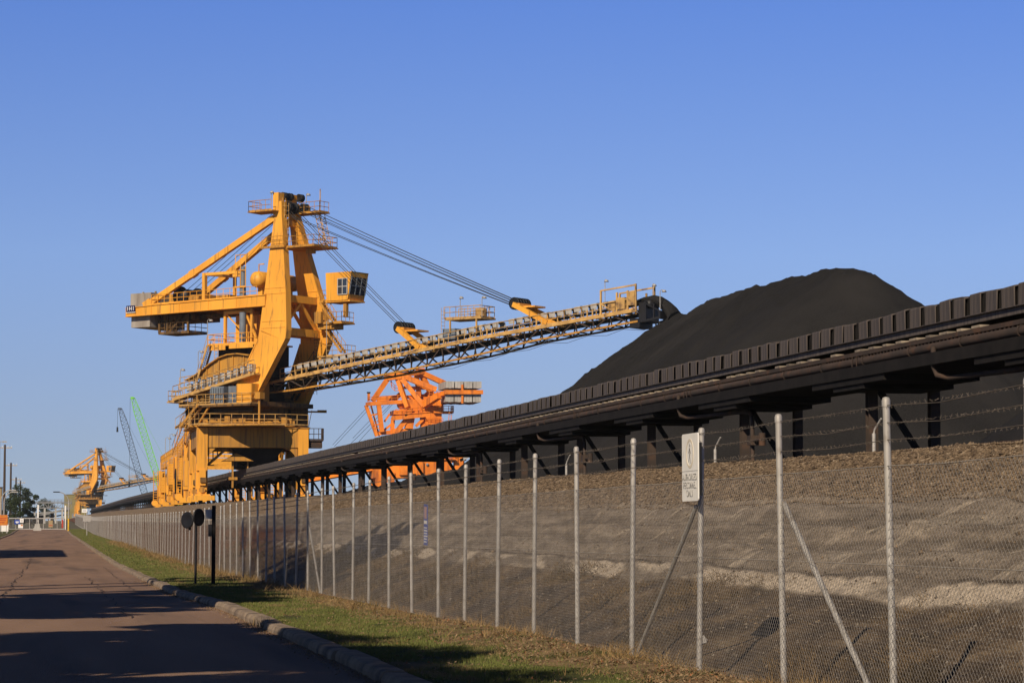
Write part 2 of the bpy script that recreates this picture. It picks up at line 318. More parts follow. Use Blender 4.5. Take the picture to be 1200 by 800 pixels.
# embankment between the fence and the stockyard
def emb_mat():
    m = bpy.data.materials.new('embankment_earth'); m.use_nodes = True; n, l = m.node_tree.nodes, m.node_tree.links; b = n['Principled BSDF']
    b.inputs['Roughness'].default_value = 0.95; b.inputs['Specular IOR Level'].default_value = 0.1
    tc = n.new('ShaderNodeTexCoord'); sp = n.new('ShaderNodeSeparateXYZ'); l.new(tc.outputs['Object'], sp.inputs[0])
    def noise(scale, st=(1, 1, 1), det=8, rot=0.0):
        mp = n.new('ShaderNodeMapping'); mp.inputs['Scale'].default_value = st; vec = tc.outputs['Object']
        if rot:
            m0 = n.new('ShaderNodeMapping'); m0.inputs['Rotation'].default_value = (0, 0, -rot); l.new(vec, m0.inputs[0]); vec = m0.outputs[0]
        l.new(vec, mp.inputs[0])
        z = n.new('ShaderNodeTexNoise'); z.inputs['Scale'].default_value = scale; z.inputs['Detail'].default_value = det; l.new(mp.outputs[0], z.inputs[0]); return z.outputs['Fac']
    def math_(op, a, bb):
        k = n.new('ShaderNodeMath'); k.operation = op
        for i, q in enumerate((a, bb)):
            if isinstance(q, (int, float)): k.inputs[i].default_value = q
            else: l.new(q, k.inputs[i])
        return k.outputs[0]
    def ramp(f, els, interp='LINEAR'):
        r = n.new('ShaderNodeValToRGB'); e = r.color_ramp.elements; r.color_ramp.interpolation = interp
        while len(e) < len(els): e.new(0.5)
        for q, (p, c) in zip(e, els): q.position = p; q.color = (*c, 1)
        l.new(f, r.inputs[0]); return r.outputs[0]
    def mix(f, a, c):
        k = n.new('ShaderNodeMix'); k.data_type = 'RGBA'
        for i, q in ((0, f), (6, a), (7, c)):
            if isinstance(q, tuple): k.inputs[i].default_value = (*q, 1)
            elif isinstance(q, float): k.inputs[i].default_value = q
            else: l.new(q, k.inputs[i])
        return k.outputs[2]
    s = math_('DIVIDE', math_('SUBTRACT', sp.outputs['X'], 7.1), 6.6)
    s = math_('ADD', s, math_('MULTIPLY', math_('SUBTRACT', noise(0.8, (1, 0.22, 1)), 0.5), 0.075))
    soil = ramp(noise(1.6, (1, 0.55, 1)), [(0.30, (0.030, 0.023, 0.018)), (0.45, (0.055, 0.041, 0.029)), (0.58, (0.094, 0.067, 0.042)), (0.72, (0.165, 0.125, 0.080))])
    slope = ramp(noise(2.2, (2.6, 0.22, 2.6)), [(0.32, (0.090, 0.074, 0.058)), (0.5, (0.150, 0.124, 0.098)), (0.68, (0.215, 0.180, 0.142))])
    slope = mix(ramp(noise(0.7, (2.2, 0.22, 1)), [(0.57, (0, 0, 0)), (0.66, (1, 1, 1))]), slope, (0.235, 0.200, 0.160))
    grav = ramp(noise(9.0, (1, 1, 1), 3), [(0.32, (0.045, 0.032, 0.022)), (0.5, (0.15, 0.108, 0.070)), (0.66, (0.30, 0.235, 0.165))])
    band = ramp(noise(0.9, (1.5, 0.35, 1)), [(0.44, (0.13, 0.107, 0.084)), (0.53, (0.36, 0.305, 0.24))])
    f0 = ramp(s, [(0.315, (0, 0, 0)), (0.327, (1, 1, 1))]); f1 = ramp(s, [(0.375, (0, 0, 0)), (0.381, (1, 1, 1))]); f2 = ramp(s, [(0.70, (0, 0, 0)), (0.75, (1, 1, 1))])
    slope = mix(ramp(noise(0.9, (1.2, 0.9, 1)), [(0.60, (0, 0, 0)), (0.68, (0.8, 0.8, 0.8))]), slope, (0.25, 0.21, 0.165)); slope = mix(ramp(noise(0.75, (3.4, 0.30, 1), 6, 0.55), [(0.62, (0, 0, 0)), (0.66, (0.85, 0.85, 0.85))]), slope, (0.30, 0.255, 0.20)); c = mix(f0, soil, band); c = mix(f1, c, slope)
    rust = ramp(noise(1.5, (1, 0.4, 1)), [(0.3, (0.060, 0.027, 0.013)), (0.65, (0.135, 0.062, 0.028))])
    far = n.new('ShaderNodeMapRange'); far.inputs[1].default_value = 96; far.inputs[2].default_value = 116; l.new(sp.outputs['Y'], far.inputs[0])
    low = ramp(s, [(0.50, (1, 1, 1)), (0.56, (0, 0, 0))])
    c = mix(math_('MULTIPLY', far.outputs[0], low), c, rust)
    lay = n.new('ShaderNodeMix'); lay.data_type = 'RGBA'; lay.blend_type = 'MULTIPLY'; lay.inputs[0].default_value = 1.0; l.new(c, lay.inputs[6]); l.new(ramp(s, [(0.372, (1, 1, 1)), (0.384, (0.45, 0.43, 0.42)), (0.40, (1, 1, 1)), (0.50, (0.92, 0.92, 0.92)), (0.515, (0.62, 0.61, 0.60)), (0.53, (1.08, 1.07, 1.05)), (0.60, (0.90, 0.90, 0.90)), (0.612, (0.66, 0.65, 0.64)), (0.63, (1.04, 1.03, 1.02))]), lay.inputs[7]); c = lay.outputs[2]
    c = mix(f2, c, grav)
    gr = n.new('ShaderNodeMix'); gr.data_type = 'RGBA'; gr.blend_type = 'MULTIPLY'; gr.inputs[0].default_value = 1.0; l.new(c, gr.inputs[6]); l.new(ramp(noise(16, (1, 0.7, 1), 6), [(0.34, (0.80, 0.79, 0.78)), (0.64, (1.30, 1.30, 1.30))]), gr.inputs[7]); c = gr.outputs[2]
    g2 = n.new('ShaderNodeMix'); g2.data_type = 'RGBA'; g2.blend_type = 'MULTIPLY'; g2.inputs[0].default_value = 1.0; l.new(c, g2.inputs[6]); l.new(ramp(noise(42, (1, 0.8, 1), 4), [(0.36, (0.72, 0.72, 0.72)), (0.56, (1.1, 1.1, 1.1)), (0.72, (1.4, 1.38, 1.35))]), g2.inputs[7]); c = g2.outputs[2]
    l.new(c, b.inputs['Base Color'])
    bp = n.new('ShaderNodeBump'); bp.inputs['Strength'].default_value = 0.8; bp.inputs['Distance'].default_value = 0.06
    l.new(noise(6.0), bp.inputs['Height']); l.new(bp.outputs[0], b.inputs['Normal']); return m
def emb_z(X, Y):
    s = np.clip((X - 7.1) / (CREST - 7.1), 0, 1.0); base = g(Y) * (1 - s) + B(Y) * s
    prof = 0.06 * np.sin(np.clip((s - 0.40) / 0.32, 0, 1) * math.pi * 6 - 1.2) * ((s > 0.40) & (s < 0.72)) - 0.12 * np.exp(-((s - 0.30) / 0.08) ** 2)
    n = 0.20 * (fbm(X * 0.9, Y * 0.5, 4, 3) - 0.5) + 0.07 * (fbm(X * 5, Y * 3, 3, 9) - 0.5)
    return base + prof + n * np.clip(s * 6, 0.25, 1) * np.where(X > CREST, 0.4, 1) + 0.06
yy = [8.0]
while yy[-1] < 1300: yy.append(yy[-1] + max(0.12, min(8, (yy[-1] - 20) * 0.008)))
xx = np.concatenate([np.linspace(7.0, CREST, 74), [14.1, 14.8, 15.6, 16.4]])
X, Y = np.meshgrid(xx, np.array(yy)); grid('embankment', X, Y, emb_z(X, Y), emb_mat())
# stockyard ground
X, Y = np.meshgrid(np.array([16.3, 18, 22, 30, 50, 90, 150, 300]), np.concatenate([np.arange(-20, 400, 6), np.arange(400, 1400, 25)]))
grid('stockyard_ground', X, Y, B(Y) + 0.03, COALD)
# loose ballast stones on the crest
N = 70000; by = 26 + (120 - 26) * rng.random(N) ** 1.5; bx = 11.55 + 2.9 * rng.random(N); sz = rng.uniform(0.012, 0.036, N) * np.where(rng.random(N) < 0.04, 1.6, 1)
bx = np.where(rng.random(N) < 0.015, 7.6 + 4 * rng.random(N), bx)
bz = emb_z(bx, by); octv = np.array([(1, 0, 0), (0, 1, 0), (-1, 0, 0), (0, -1, 0), (0, 0, 1), (0, 0, -1)], float); octf = np.array([(0, 1, 4), (1, 2, 4), (2, 3, 4), (3, 0, 4), (1, 0, 5), (2, 1, 5), (3, 2, 5), (0, 3, 5)])
jit = rng.uniform(0.55, 1.3, (N, 6, 3)); vv = octv[None] * jit * sz[:, None, None]; a = rng.random(N) * 6.28; ca, sa = np.cos(a)[:, None], np.sin(a)[:, None]
vv = np.stack([vv[..., 0] * ca - vv[..., 1] * sa, vv[..., 0] * sa + vv[..., 1] * ca, vv[..., 2] * 0.8], -1) + np.stack([bx, by, bz + sz * 0.25], -1)[:, None]
STONE = mat('ballast_stone', (0.20, 0.145, 0.092), (0.045, 0.032, 0.022), 9, 3, 0.9, c3=(0.30, 0.245, 0.18), s3=12, t3=(0.60, 0.70))
o = np_mesh('gravel', vv.reshape(-1, 3), (octf[None] + 6 * np.arange(N)[:, None, None]).reshape(-1, 3), STONE, 'stuff')
tag(o, 'loose brown ballast stones along the crest of the embankment', 'gravel')

N = 14000; by = 17 + 70 * rng.random(N) ** 1.6; bx = 7.4 + 4.4 * rng.random(N); sz = rng.uniform(0.006, 0.018, N) * np.where(rng.random(N) < 0.03, 2.0, 1); bz = emb_z(bx, by)
jit = rng.uniform(0.55, 1.3, (N, 6, 3)); vv = octv[None] * jit * sz[:, None, None] + np.stack([bx, by, bz + sz * 0.2], -1)[:, None]
FINES = mat('slope_fines', (0.20, 0.170, 0.135), (0.055, 0.044, 0.035), 7, 3, 0.9, c3=(0.33, 0.29, 0.24), s3=11, t3=(0.60, 0.70))
tag(np_mesh('rubble', vv.reshape(-1, 3), (octf[None] + 6 * np.arange(N)[:, None, None]).reshape(-1, 3), FINES, 'stuff'), 'grey brown stone chips lying over the embankment slope', 'rubble')

# ------------------------------------------------------------------ grass
def blades(name, x, y, z, h, w, lean, m, label, cat='grass'):
    n = len(x); a = rng.random(n) * 6.283; la = rng.random(n) * 6.283; ln = lean * h * rng.random(n)
    p = np.stack([x, y, z], -1); d = np.stack([np.cos(a), np.sin(a), np.zeros(n)], -1) * (w / 2)[:, None]
    tip = p + np.stack([np.cos(la) * ln, np.sin(la) * ln, h], -1)
    v = np.stack([p - d, p + d, tip], 1).reshape(-1, 3); f = np.arange(3 * n).reshape(-1, 3)
    o = np_mesh(name, v, f, m, 'stuff'); return tag(o, label, cat)
GRASS = mat('verge_grass_blade', (0.150, 0.165, 0.046), (0.088, 0.100, 0.030), 0.8, 10, 0.8, c3=(0.22, 0.16, 0.075), s3=0.9, t3=(0.56, 0.66), stretch3=(1.5, 0.6, 1), spec=0.15)
WEED = mat('dead_weed_blade', (0.20, 0.135, 0.068), (0.085, 0.06, 0.035), 1.4, 8, 0.9, c3=(0.05, 0.04, 0.025), s3=1.0, t3=(0.5, 0.66), spec=0.1)
DRY = mat('dead_grass_blade', (0.30, 0.205, 0.095), (0.17, 0.11, 0.05), 2.0, 8, 0.85, c3=(0.10, 0.085, 0.03), s3=1.2, t3=(0.55, 0.68), spec=0.1)
n = 190000; y = 18 + 92 * rng.random(n) ** 1.5; x = kx(y) + 0.28 + (6.55 - kx(y) - 0.28) * rng.random(n); keep = fbm(x * 1.3, y * 0.6, 3, 21) > 0.34 - 0.1 * rng.random(n); keep &= (x < 5.5 + 1.1 * (fbm(y * 0.35, y * 0.0 + 3, 4, 77) - 0.45) + 0.25 * rng.normal(size=n)) | (rng.random(n) < 0.10)
x, y = x[keep], y[keep]; sc = 1 + y / 60; blades('grass', x, y, VZ(x, y) - 0.01, rng.uniform(0.025, 0.07, len(x)), 0.006 * sc, 0.9, GRASS, 'short green grass on the verge between kerb and fence')
n = 60000; y = 110 + 370 * rng.random(n); x = kx(y) + 0.3 + (6.5 - kx(y) - 0.3) * rng.random(n); blades('grass', x, y, VZ(x, y) - 0.01, rng.uniform(0.04, 0.10, n), rng.uniform(0.03, 0.06, n), 0.8, GRASS, 'short green grass farther along the verge')
n = 60000; y = 17 + 230 * rng.random(n) ** 1.6; x = 6.35 + 0.48 * rng.normal(size=n); cl = fbm(x * 2.2, y * 1.3, 3, 33); keep = cl > 0.40; x, y, cl = x[keep], y[keep], cl[keep]
blades('dry_grass', x, y, VZ(np.clip(x, 3.6, 7.2), y) - 0.02, (0.03 + 0.75 * np.clip(cl - 0.44, 0, 1)) * rng.uniform(0.3, 1.3, len(x)) * np.where(y < 70, 1, 1.5), 0.007 * (1 + y / 45), 1.5, DRY, 'dry straw coloured grass tufts along the foot of the fence')
n = 130000; y = 16 + 110 * rng.random(n) ** 1.5; x = 7.0 + 2.5 * rng.random(n) ** 1.1; cl = fbm(x * 1.2, y * 0.7, 3, 41); keep = cl > 0.40 + 0.06 * rng.random(n); x, y, cl = x[keep], y[keep], cl[keep]
blades('dead_weeds', x, y, emb_z(x, y) - 0.02, (0.03 + 0.6 * np.clip(cl - 0.44, 0, 1)) * rng.uniform(0.3, 1.3, len(x)), 0.008 * (1 + y / 45), 3.2, WEED, 'brown dead weeds on the lower embankment behind the fence', 'weeds')

n = 42000; y = 17 + 110 * rng.random(n) ** 1.7; e = 5.55 + 1.1 * (fbm(y * 0.35, y * 0.0 + 3, 4, 77) - 0.45); x = e - 0.15 + (7.25 - e) * rng.random(n); cl = fbm(x * 1.8, y * 1.2, 3, 55); keep = cl > 0.36 + 0.12 * rng.random(n); x, y = x[keep], y[keep]
LITTER = mat('fallen_leaf', (0.30, 0.215, 0.125), (0.12, 0.085, 0.052), 22, 3, 0.9, c3=(0.24, 0.10, 0.045), s3=17, t3=(0.56, 0.64), spec=0.1)
blades('leaf_litter', x, y, VZ(np.clip(x, 3.6, 7.2), y) + 0.005, rng.uniform(0.008, 0.035, len(x)), rng.uniform(0.012, 0.035, len(x)), 3.5, LITTER, 'brown fallen leaves and straw lying along the foot of the fence', 'leaf litter')
n = 5000; y = 18 + 90 * rng.random(n) ** 1.5; x = kx(y) + 0.3 + 3.0 * rng.random(n); blades('leaf_litter', x, y, VZ(x, y) + 0.02, rng.uniform(0.008, 0.03, n), rng.uniform(0.02, 0.04, n), 3.0, LITTER, 'single fallen leaves scattered over the verge grass', 'leaf litter')
n = 2500; y = 24 + 60 * rng.random(n) ** 1.3; x = kx(y) - 0.02 - np.abs(0.12 * rng.normal(size=n)); blades('leaf_litter', x, y, g(y) + 0.012, rng.uniform(0.006, 0.02, n), rng.uniform(0.015, 0.03, n), 2.5, LITTER, 'grit and leaf scraps gathered in the gutter along the kerb', 'leaf litter')

# ------------------------------------------------------------------ trees
def tree(name, label, loc, h, spread, n, lf, group, clear=0.35, seed=1, cnt=9):
    r_ = random.Random(seed); nr = np.random.default_rng(seed); t = thing(name, label, 'tree', loc, 0, group); tr = MB()
    top = h * 0.8; tr.tube([(0, 0, -0.2), (0.1, 0.05, h * 0.25), (-0.1, 0.1, h * 0.5), (0.05, 0, top)], [h * 0.022, h * 0.018, h * 0.012, h * 0.003], 8); cs = []
    for i in range(cnt):
        z = h * (clear + (0.93 - clear) * (i + 0.5) / cnt); a = i * 2.4 + r_.random(); rr = spread * (1.0 - 0.55 * abs((z / h - clear) / (1 - clear) - 0.35)) * r_.uniform(0.35, 0.8)
        c = Vector((math.cos(a) * rr, math.sin(a) * rr, z)); cs.append((c, spread * r_.uniform(0.32, 0.55))); q = Vector((0, 0, z * 0.72)); tr.tube([q, q.lerp(c, 0.55) + Vector((0, 0, -0.15)), c], [h * 0.009, h * 0.006, h * 0.002], 5)
    tr.build('trunk', BARK, t); P = []
    for c, rad in cs:
        k = n // cnt; d = nr.normal(size=(k, 3)); d /= np.linalg.norm(d, axis=1)[:, None]; d *= (rad * nr.random(k) ** 0.45)[:, None]; d[:, 2] *= 0.75
        d *= (0.75 + 0.5 * vnoise(d[:, 0] * 2 + c.x, d[:, 1] * 2 + d[:, 2] * 2, seed))[:, None]; P.append(d + np.array(c))
    P = np.concatenate(P); m_ = len(P); A = nr.normal(size=(m_, 3)); A /= np.linalg.norm(A, axis=1)[:, None]; Bv = np.cross(A, nr.normal(size=(m_, 3))); Bv /= np.linalg.norm(Bv, axis=1)[:, None]
    L = lf * nr.uniform(0.6, 1.4, m_)[:, None]; v = np.stack([P - A * L, P + Bv * L * 0.45, P + A * L, P - Bv * L * 0.45], 1).reshape(-1, 3)
    o = np_mesh('crown', v, np.arange(4 * m_).reshape(-1, 4), LEAF); o.parent = t; return t
tree('gum_tree', 'dense dark green tree beyond the gate, tallest of the clump', (-6.6, 560, gf(560)), 9.5, 2.6, 6000, 0.16, 'trees beyond the gate', 0.12, 3, 12)
tree('gum_tree', 'rounded dark green tree at the right of the clump beyond the gate', (-4.3, 566, gf(566)), 8.0, 2.1, 5000, 0.16, 'trees beyond the gate', 0.1, 5, 12)
tree('gum_tree', 'low dark green bushy tree at the left of the clump beyond the gate', (-8.6, 572, gf(572)), 7.0, 2.2, 4500, 0.16, 'trees beyond the gate', 0.1, 8, 11)
# unseen trees added outside the frame to cast shade on the road and verge
for i, (x, y, h, sp) in enumerate(((-6.8, 40, 14.0, 2.4), (-7.0, 45, 15.0, 2.5), (-6.7, 50.5, 14.6, 2.2))):
    tree('unseen_gum_tree', 'unseen broad gum tree on the left verge, %s of the middle three' % ('nearest', 'second', 'farthest')[i], (x, y, 0), h, sp * 1.1, 22000, 0.17, 'middle unseen roadside trees', 0.34, 20 + i, 13)
for i, (x, y, h, sp) in enumerate(((-6.8, 47.5, 22.5, 1.3), (-6.9, 51, 22.0, 1.6), (-6.7, 55, 22.6, 1.7), (-7.0, 61.5, 20.0, 0.8), (-6.8, 66, 20.5, 0.7))):
    tree('unseen_tall_gum_tree', 'unseen tall bare stemmed gum tree with a high crown, %s of five' % ('nearest', 'second', 'third', 'fourth', 'farthest')[i], (x, y, 0), h, sp * 1.35, 34000, 0.19, 'tall unseen roadside trees', 0.60, 30 + i, 9)
for i, (x, y, h, sp) in enumerate(((-6.7, 27.2, 12.2, 2.0), (-6.9, 22, 13.4, 2.6), (-6.6, 16.5, 13.2, 2.6), (-6.9, 11, 13.4, 2.7), (-6.6, 5.5, 13, 2.6), (-6.8, 0, 13, 2.6))):
    tree('unseen_low_tree', 'unseen low spreading tree on the left verge, %s in the row' % ('first', 'second', 'third', 'fourth', 'fifth', 'last')[i], (x, y, 0), h, sp * 1.15, 22000, 0.17, 'low unseen roadside trees', 0.20, 40 + i, 13)

# ------------------------------------------------------------------ chain-link fence: one thing with posts, netting, barbed wires and struts
fence = thing('chain_link_fence', 'long grey chain link fence with three barbed wires along the verge', 'fence', (FX, 20, 0))
FO = Vector((FX, 20, 0)); H = 2.70; P0, PD = 18.6, 3.12
posts_y = [13.43] + [16.41, 19.18, 22.19, 25.31, 28.36, 31.3, 34.25, 37.18, 40.16, 43.0, 46.12, 49.42, 52.53, 55.49, 59.03, 61.98, 65.19, 68.51, 71.58, 74.94, 78.18, 81.1, 84.32, 87.49, 90.64, 93.67, 96.72, 99.97]
while posts_y[-1] < 672: posts_y.append(posts_y[-1] + 3.15)
def post_mb(): 
    mb = MB(); mb.tube([(0, 0, -0.3), (0, 0, H - 0.03)], 0.031, 10); mb.lathe([(0.036, H - 0.07), (0.036, H - 0.02), (0.026, H + 0.005), (0.0, H + 0.012)], (0, 0, 0), 'z', 10); return mb
proto = None; rest = MB()
for i, y in enumerate(posts_y):
    if i < 98:
        if proto is None: o = proto = post_mb().build('post', GALV, fence)
        else: o = proto.copy(); COL.objects.link(o)
        o.parent = fence; o.location = (random.uniform(-.012, .012), y - 20, gf(y)); o.rotation_euler = (R(random.uniform(-.8, .8)), R(random.uniform(-1.0, 1.0)), random.random() * 6)
    else: rest.tube([(0, y - 20, gf(y) - 0.2), (0, y - 20, gf(y) + H)], 0.034, 5)
o = rest.build('post', GALV, fence); o['kind'] = 'stuff'
# netting: two families of diagonal wires
ya, yb = 9.0, 670.0; pit = 0.07; base = np.arange(ya, yb, pit); V = []; F = []; hh = 2.12; k = 0
for sgn in (1, -1):
    y0 = base; y1 = base + sgn * hh; gz0, gz1 = g(y0) + 0.03, g(y1) + 0.03; off = 0.003 * sgn; r_ = 0.0019 * (1 + 0 * y0)
    nseg = 4
    for s_ in range(nseg):
        a, b = s_ / nseg, (s_ + 1) / nseg
        pa = np.stack([np.full_like(y0, off), y0 + (y1 - y0) * a - 20, gz0 + (gz1 - gz0) * a + hh * a], -1); pb = np.stack([np.full_like(y0, off), y0 + (y1 - y0) * b - 20, gz0 + (gz1 - gz0) * b + hh * b], -1)
        wob = 0.006 * np.sin(pa[:, 1] * 1.7 + a * 3)[:, None] * np.array([1, 0, 0]); wob2 = 0.006 * np.sin(pb[:, 1] * 1.7 + b * 3)[:, None] * np.array([1, 0, 0])
        wr = np.interp(y0, [0, 60, 95, 200], [0.0017, 0.0013, 0.0008, 0.0003])[:, None]; d1 = np.array([1, 0, 0]) * wr; d2 = np.array([-0.5, 0.6 * sgn, -0.6]) * wr; d3 = np.array([-0.5, -0.6 * sgn, 0.6]) * wr
        vs = np.stack([pa + wob + d1, pa + wob + d2, pa + wob + d3, pb + wob2 + d1, pb + wob2 + d2, pb + wob2 + d3], 1).reshape(-1, 3)
        idx = 6 * np.arange(len(y0))[:, None, None] + np.array([(0, 1, 4, 3), (1, 2, 5, 4), (2, 0, 3, 5)])[None] + k
        V.append(vs); F.append(idx.reshape(-1, 4)); k += len(vs)
o = np_mesh('netting', np.concatenate(V) - np.array([0.036, 0, 0]), np.concatenate(F), WIRE); o.parent = fence
sel = MB()                                          # selvage and straining wires of the netting
def wire(mb, z, r, sag=0.0, x=0.0, sides=4):
    pts = []
    for y in posts_y:
        if y > 670: break
        pts.append((x, y - 20, gf(y) + z))
        if sag and y < 130: pts.append((x + random.uniform(-.01, .01), y + PD * 0.5 - 20, gf(y) + z - sag * random.uniform(.3, 1.3)))
    return mb.tube(pts, r, sides, False)
wire(sel, 2.15, 0.0035, 0.012, -.036); wire(sel, 1.35, 0.0028, 0, -.036); wire(sel, 0.10, 0.0028, 0, -.036); o = sel.build('straining_wire', WIRE, fence)
for z in (2.36, 2.50, 2.64):
    mb = wire(MB(), z, 0.0034, 0.03, -.034); y = 12.0
    while y < 85:
        c = Vector((-.034, y - 20, gf(y) + z - 0.012))
        for q in range(2):
            d = Vector((random.uniform(-1, 1), random.uniform(-.35, .35), random.uniform(-1, 1))).normalized() * 0.018; mb.tube([c - d, c + d], 0.0018, 3, False)
        y += 0.11 + random.uniform(-.02, .02)
    mb.build('barbed_wire', BARB, fence)
def strut(a, b): MB().tube([(0, a[0] - 20, a[1]), (0, b[0] - 20, b[1])], 0.026, 8).build('brace', GALV, fence)
strut((posts_y[3] - 0.02, 1.88), (posts_y[2] + 0.14, 0.03)); strut((posts_y[4] + 0.03, 1.88), (posts_y[5] - 0.10, 0.06)); strut((posts_y[17], 1.86), (posts_y[16] + 0.12, 0.0))
for y in (posts_y[60], posts_y[90], posts_y[120]): strut((y, gf(y) + 1.86), (y - 2.9, gf(y)))

# white restricted-access notice on the fence post
sg = thing('fence_sign', 'white notice with faded oval emblem and grey lettering on a fence post', 'sign', (FX - 0.085, 25.280, 2.29))
mb = MB(); rr = 0.03; w, h = 0.33, 0.355; out = []
for cx_, cz_, a0 in ((w - rr, h - rr, 0), (-w + rr, h - rr, 90), (-w + rr, -h + rr, 180), (w - rr, -h + rr, 270)):
    for k in range(5): a = R(a0 + k * 22.5); out.append((cx_ + rr * math.cos(a), cz_ + rr * math.sin(a)))
mb.prism(out, lambda a, b: (0.0, -a, b), lambda a, b: (0.012, -a, b)); mb.build('board', WHITE, sg)
mb = MB()
for k in range(40):
    a0, a1 = 2 * math.pi * k / 40, 2 * math.pi * (k + 1) / 40; ro, ri = 0.155, 0.128
    mb.add([(-0.003, -math.cos(a) * q, 0.145 + math.sin(a) * q) for a, q in ((a0, ro), (a1, ro), (a1, ri), (a0, ri))] + [(0.002, -math.cos(a) * q, 0.145 + math.sin(a) * q) for a, q in ((a0, ro), (a1, ro), (a1, ri), (a0, ri))], [(0, 1, 2, 3), (4, 7, 6, 5), (0, 4, 5, 1), (2, 6, 7, 3)])
mb.build('emblem_ring', BEIGE, sg)
mb = MB()   # walking figure inside the ring
mb.lathe([(0.0, -0.003), (0.022, -0.003), (0.022, 0.002)], (0, -0.005, 0.235), 'x', 14)
for a, b, w_ in (((0.0, 0.205), (0.005, 0.125), 0.040), ((0.005, 0.13), (0.045, 0.045), 0.022), ((0.005, 0.13), (-0.045, 0.055), 0.022), ((0.0, 0.195), (0.05, 0.145), 0.016), ((0.0, 0.195), (-0.05, 0.150), 0.016)): mb.beam((-0.0015, -a[0], a[1]), (-0.0015, -b[0], b[1]), 0.003, w_, up=(1, 0, 0.01)) if False else mb.beam((-0.001, -a[0], a[1]), (-0.001, -b[0], b[1]), w_, 0.004, up=(1, 0, 0))
mb.build('emblem_figure', INK, sg)
MB().box(-0.002, 0.001, -w + 0.005, w - 0.005, -0.041, -0.036).build('divider_line', INK, sg)
MS_ = Matrix(((0, 0, -1, -0.0035), (-1, 0, 0, 0), (0, 1, 0, 0), (0, 0, 0, 1)))
for k, wd in enumerate(('AUTHORISED', 'PERSONNEL', 'ONLY')): text('lettering', wd, 0.098 if k < 2 else 0.105, INK, sg, Matrix.Translation((0, 0, -0.105 - 0.085 * k)) @ MS_, 0.002)
MB().box(0.012, 0.04, -0.345, -0.31, -0.30, 0.25).build('sign_shade_strip', BLACK, sg)  # black strip standing in for the notice's shadow on the post
# narrow blue banner sign hung on the netting
bs = thing('banner_sign', 'narrow blue sign with faded picture and white lettering hung on the netting', 'sign', (FX - 0.02, 44.35, 1.74)); bs.rotation_euler = (R(1.5), 0, 0)
MB().box(-0.004, 0.004, -0.21, 0.21, -0.375, 0.36).build('board', BLUE, bs)
MB().box(-0.007, -0.004, -0.13, 0.13, 0.10, 0.315).build('faded_picture', PINKP, bs)
MB().box(-0.007, -0.004, -0.17, 0.17, 0.005, 0.065).build('white_strip', WHITE, bs)
mb = MB(); rl = random.Random(4)
for z in (-0.065, -0.115, -0.165, -0.215, -0.265, -0.315):
    y = 0.17
    while y > -0.15:
        L = rl.uniform(0.03, 0.10); mb.box(-0.0065, -0.004, y - L, y, z - 0.011, z + 0.011); y -= L + 0.025
mb.build('lettering', WHITE, bs)
# the two dark signals beside the kerb
def disc_sign(label, loc, rz, hgt, pole, rad):
    t = thing('disc_sign', label, 'sign', loc, rz, 'round disc signs on the verge'); mb = MB()
    mb.lathe([(0.0, -0.01), (rad * 0.7, -0.015), (rad, -0.03), (rad + 0.015, -0.02), (rad + 0.015, 0.01), (rad * 0.92, 0.012), (rad * 0.5, 0.03), (0.0, 0.04)], (0, 0, hgt), 'y', 26); mb.build('disc', BLACK, t)
    MB().tube([(0, 0.10, -0.2 if pole else hgt - 0.30), (0, 0.10, hgt + 0.1)], 0.038, 8).build('pole', BLACK, t)
    mb = MB(); mb.box(-0.05, 0.05, 0.02, 0.14, hgt - 0.05, hgt + 0.05); mb.box(-0.12, 0.12, 0.055, 0.10, hgt - 0.012, hgt + 0.012); mb.build('bracket', BLACK, t); return t
disc_sign('black round disc sign on a thin pole, right of the pair on the verge', (4.43, 75.5, gf(75.5)), R(48), 2.08, True, 0.25)
disc_sign('black round disc sign turned aside, left of the pair on the verge', (4.10, 75.6, gf(75.6)), R(-48), 1.99, False, 0.24)
t = thing('signal_post', 'tall dark grey square post with a small box and plate on the verge', 'post', (4.80, 74.2, gf(74)))
MB().box(-0.055, 0.055, -0.055, 0.055, -0.2, 2.42).build('shaft', DARK, t); MB().box(-0.16, -0.055, -0.09, 0.05, 1.50, 1.86).build('control_box', BLACK, t); MB().box(-0.24, -0.055, 0.02, 0.04, 2.02, 2.30).build('plate', GALV, t)

# ------------------------------------------------------------------ rails on the embankment
for x, nm in ((15.15, 'rusty crane rail on a low beam at the crest of the embankment'), (26.5, 'rusty crane rail on the far side of the dark conveyor')):
    mb = MB()
    ys = list(range(20, 1320, 20))
    for a, b in zip(ys[:-1], ys[1:]): mb.beam((x, a, Bf(a) + 0.04), (x, b, Bf(b) + 0.04), 0.5, 0.10); mb.beam((x, a, Bf(a) + 0.14), (x, b, Bf(b) + 0.14), 0.08, 0.10)
    tag(mb.build('crane_rail', RUST), nm, 'rail')
# thin bent-arm posts in front of the conveyor
for y, lb in ((46.8, 'small bent arm wire post on the crest, nearest'), (58.7, 'small bent arm wire post on the crest behind the white notice'), (76.5, 'small bent arm wire post on the crest, farthest of the three')):
    t = thing('cranked_post', lb, 'post', (16.0, y, Bf(y)), 0, 'bent arm posts on the crest'); MB().tube([(0, 0, 0), (0, 0, 0.62)], 0.04, 7).build('stem', GALV, t)
    MB().tube([(0, 0, 0.60), (0.02, 0, 0.70), (0.06, -0.28, 0.90)], 0.02, 6).build('arm', GALV, t)

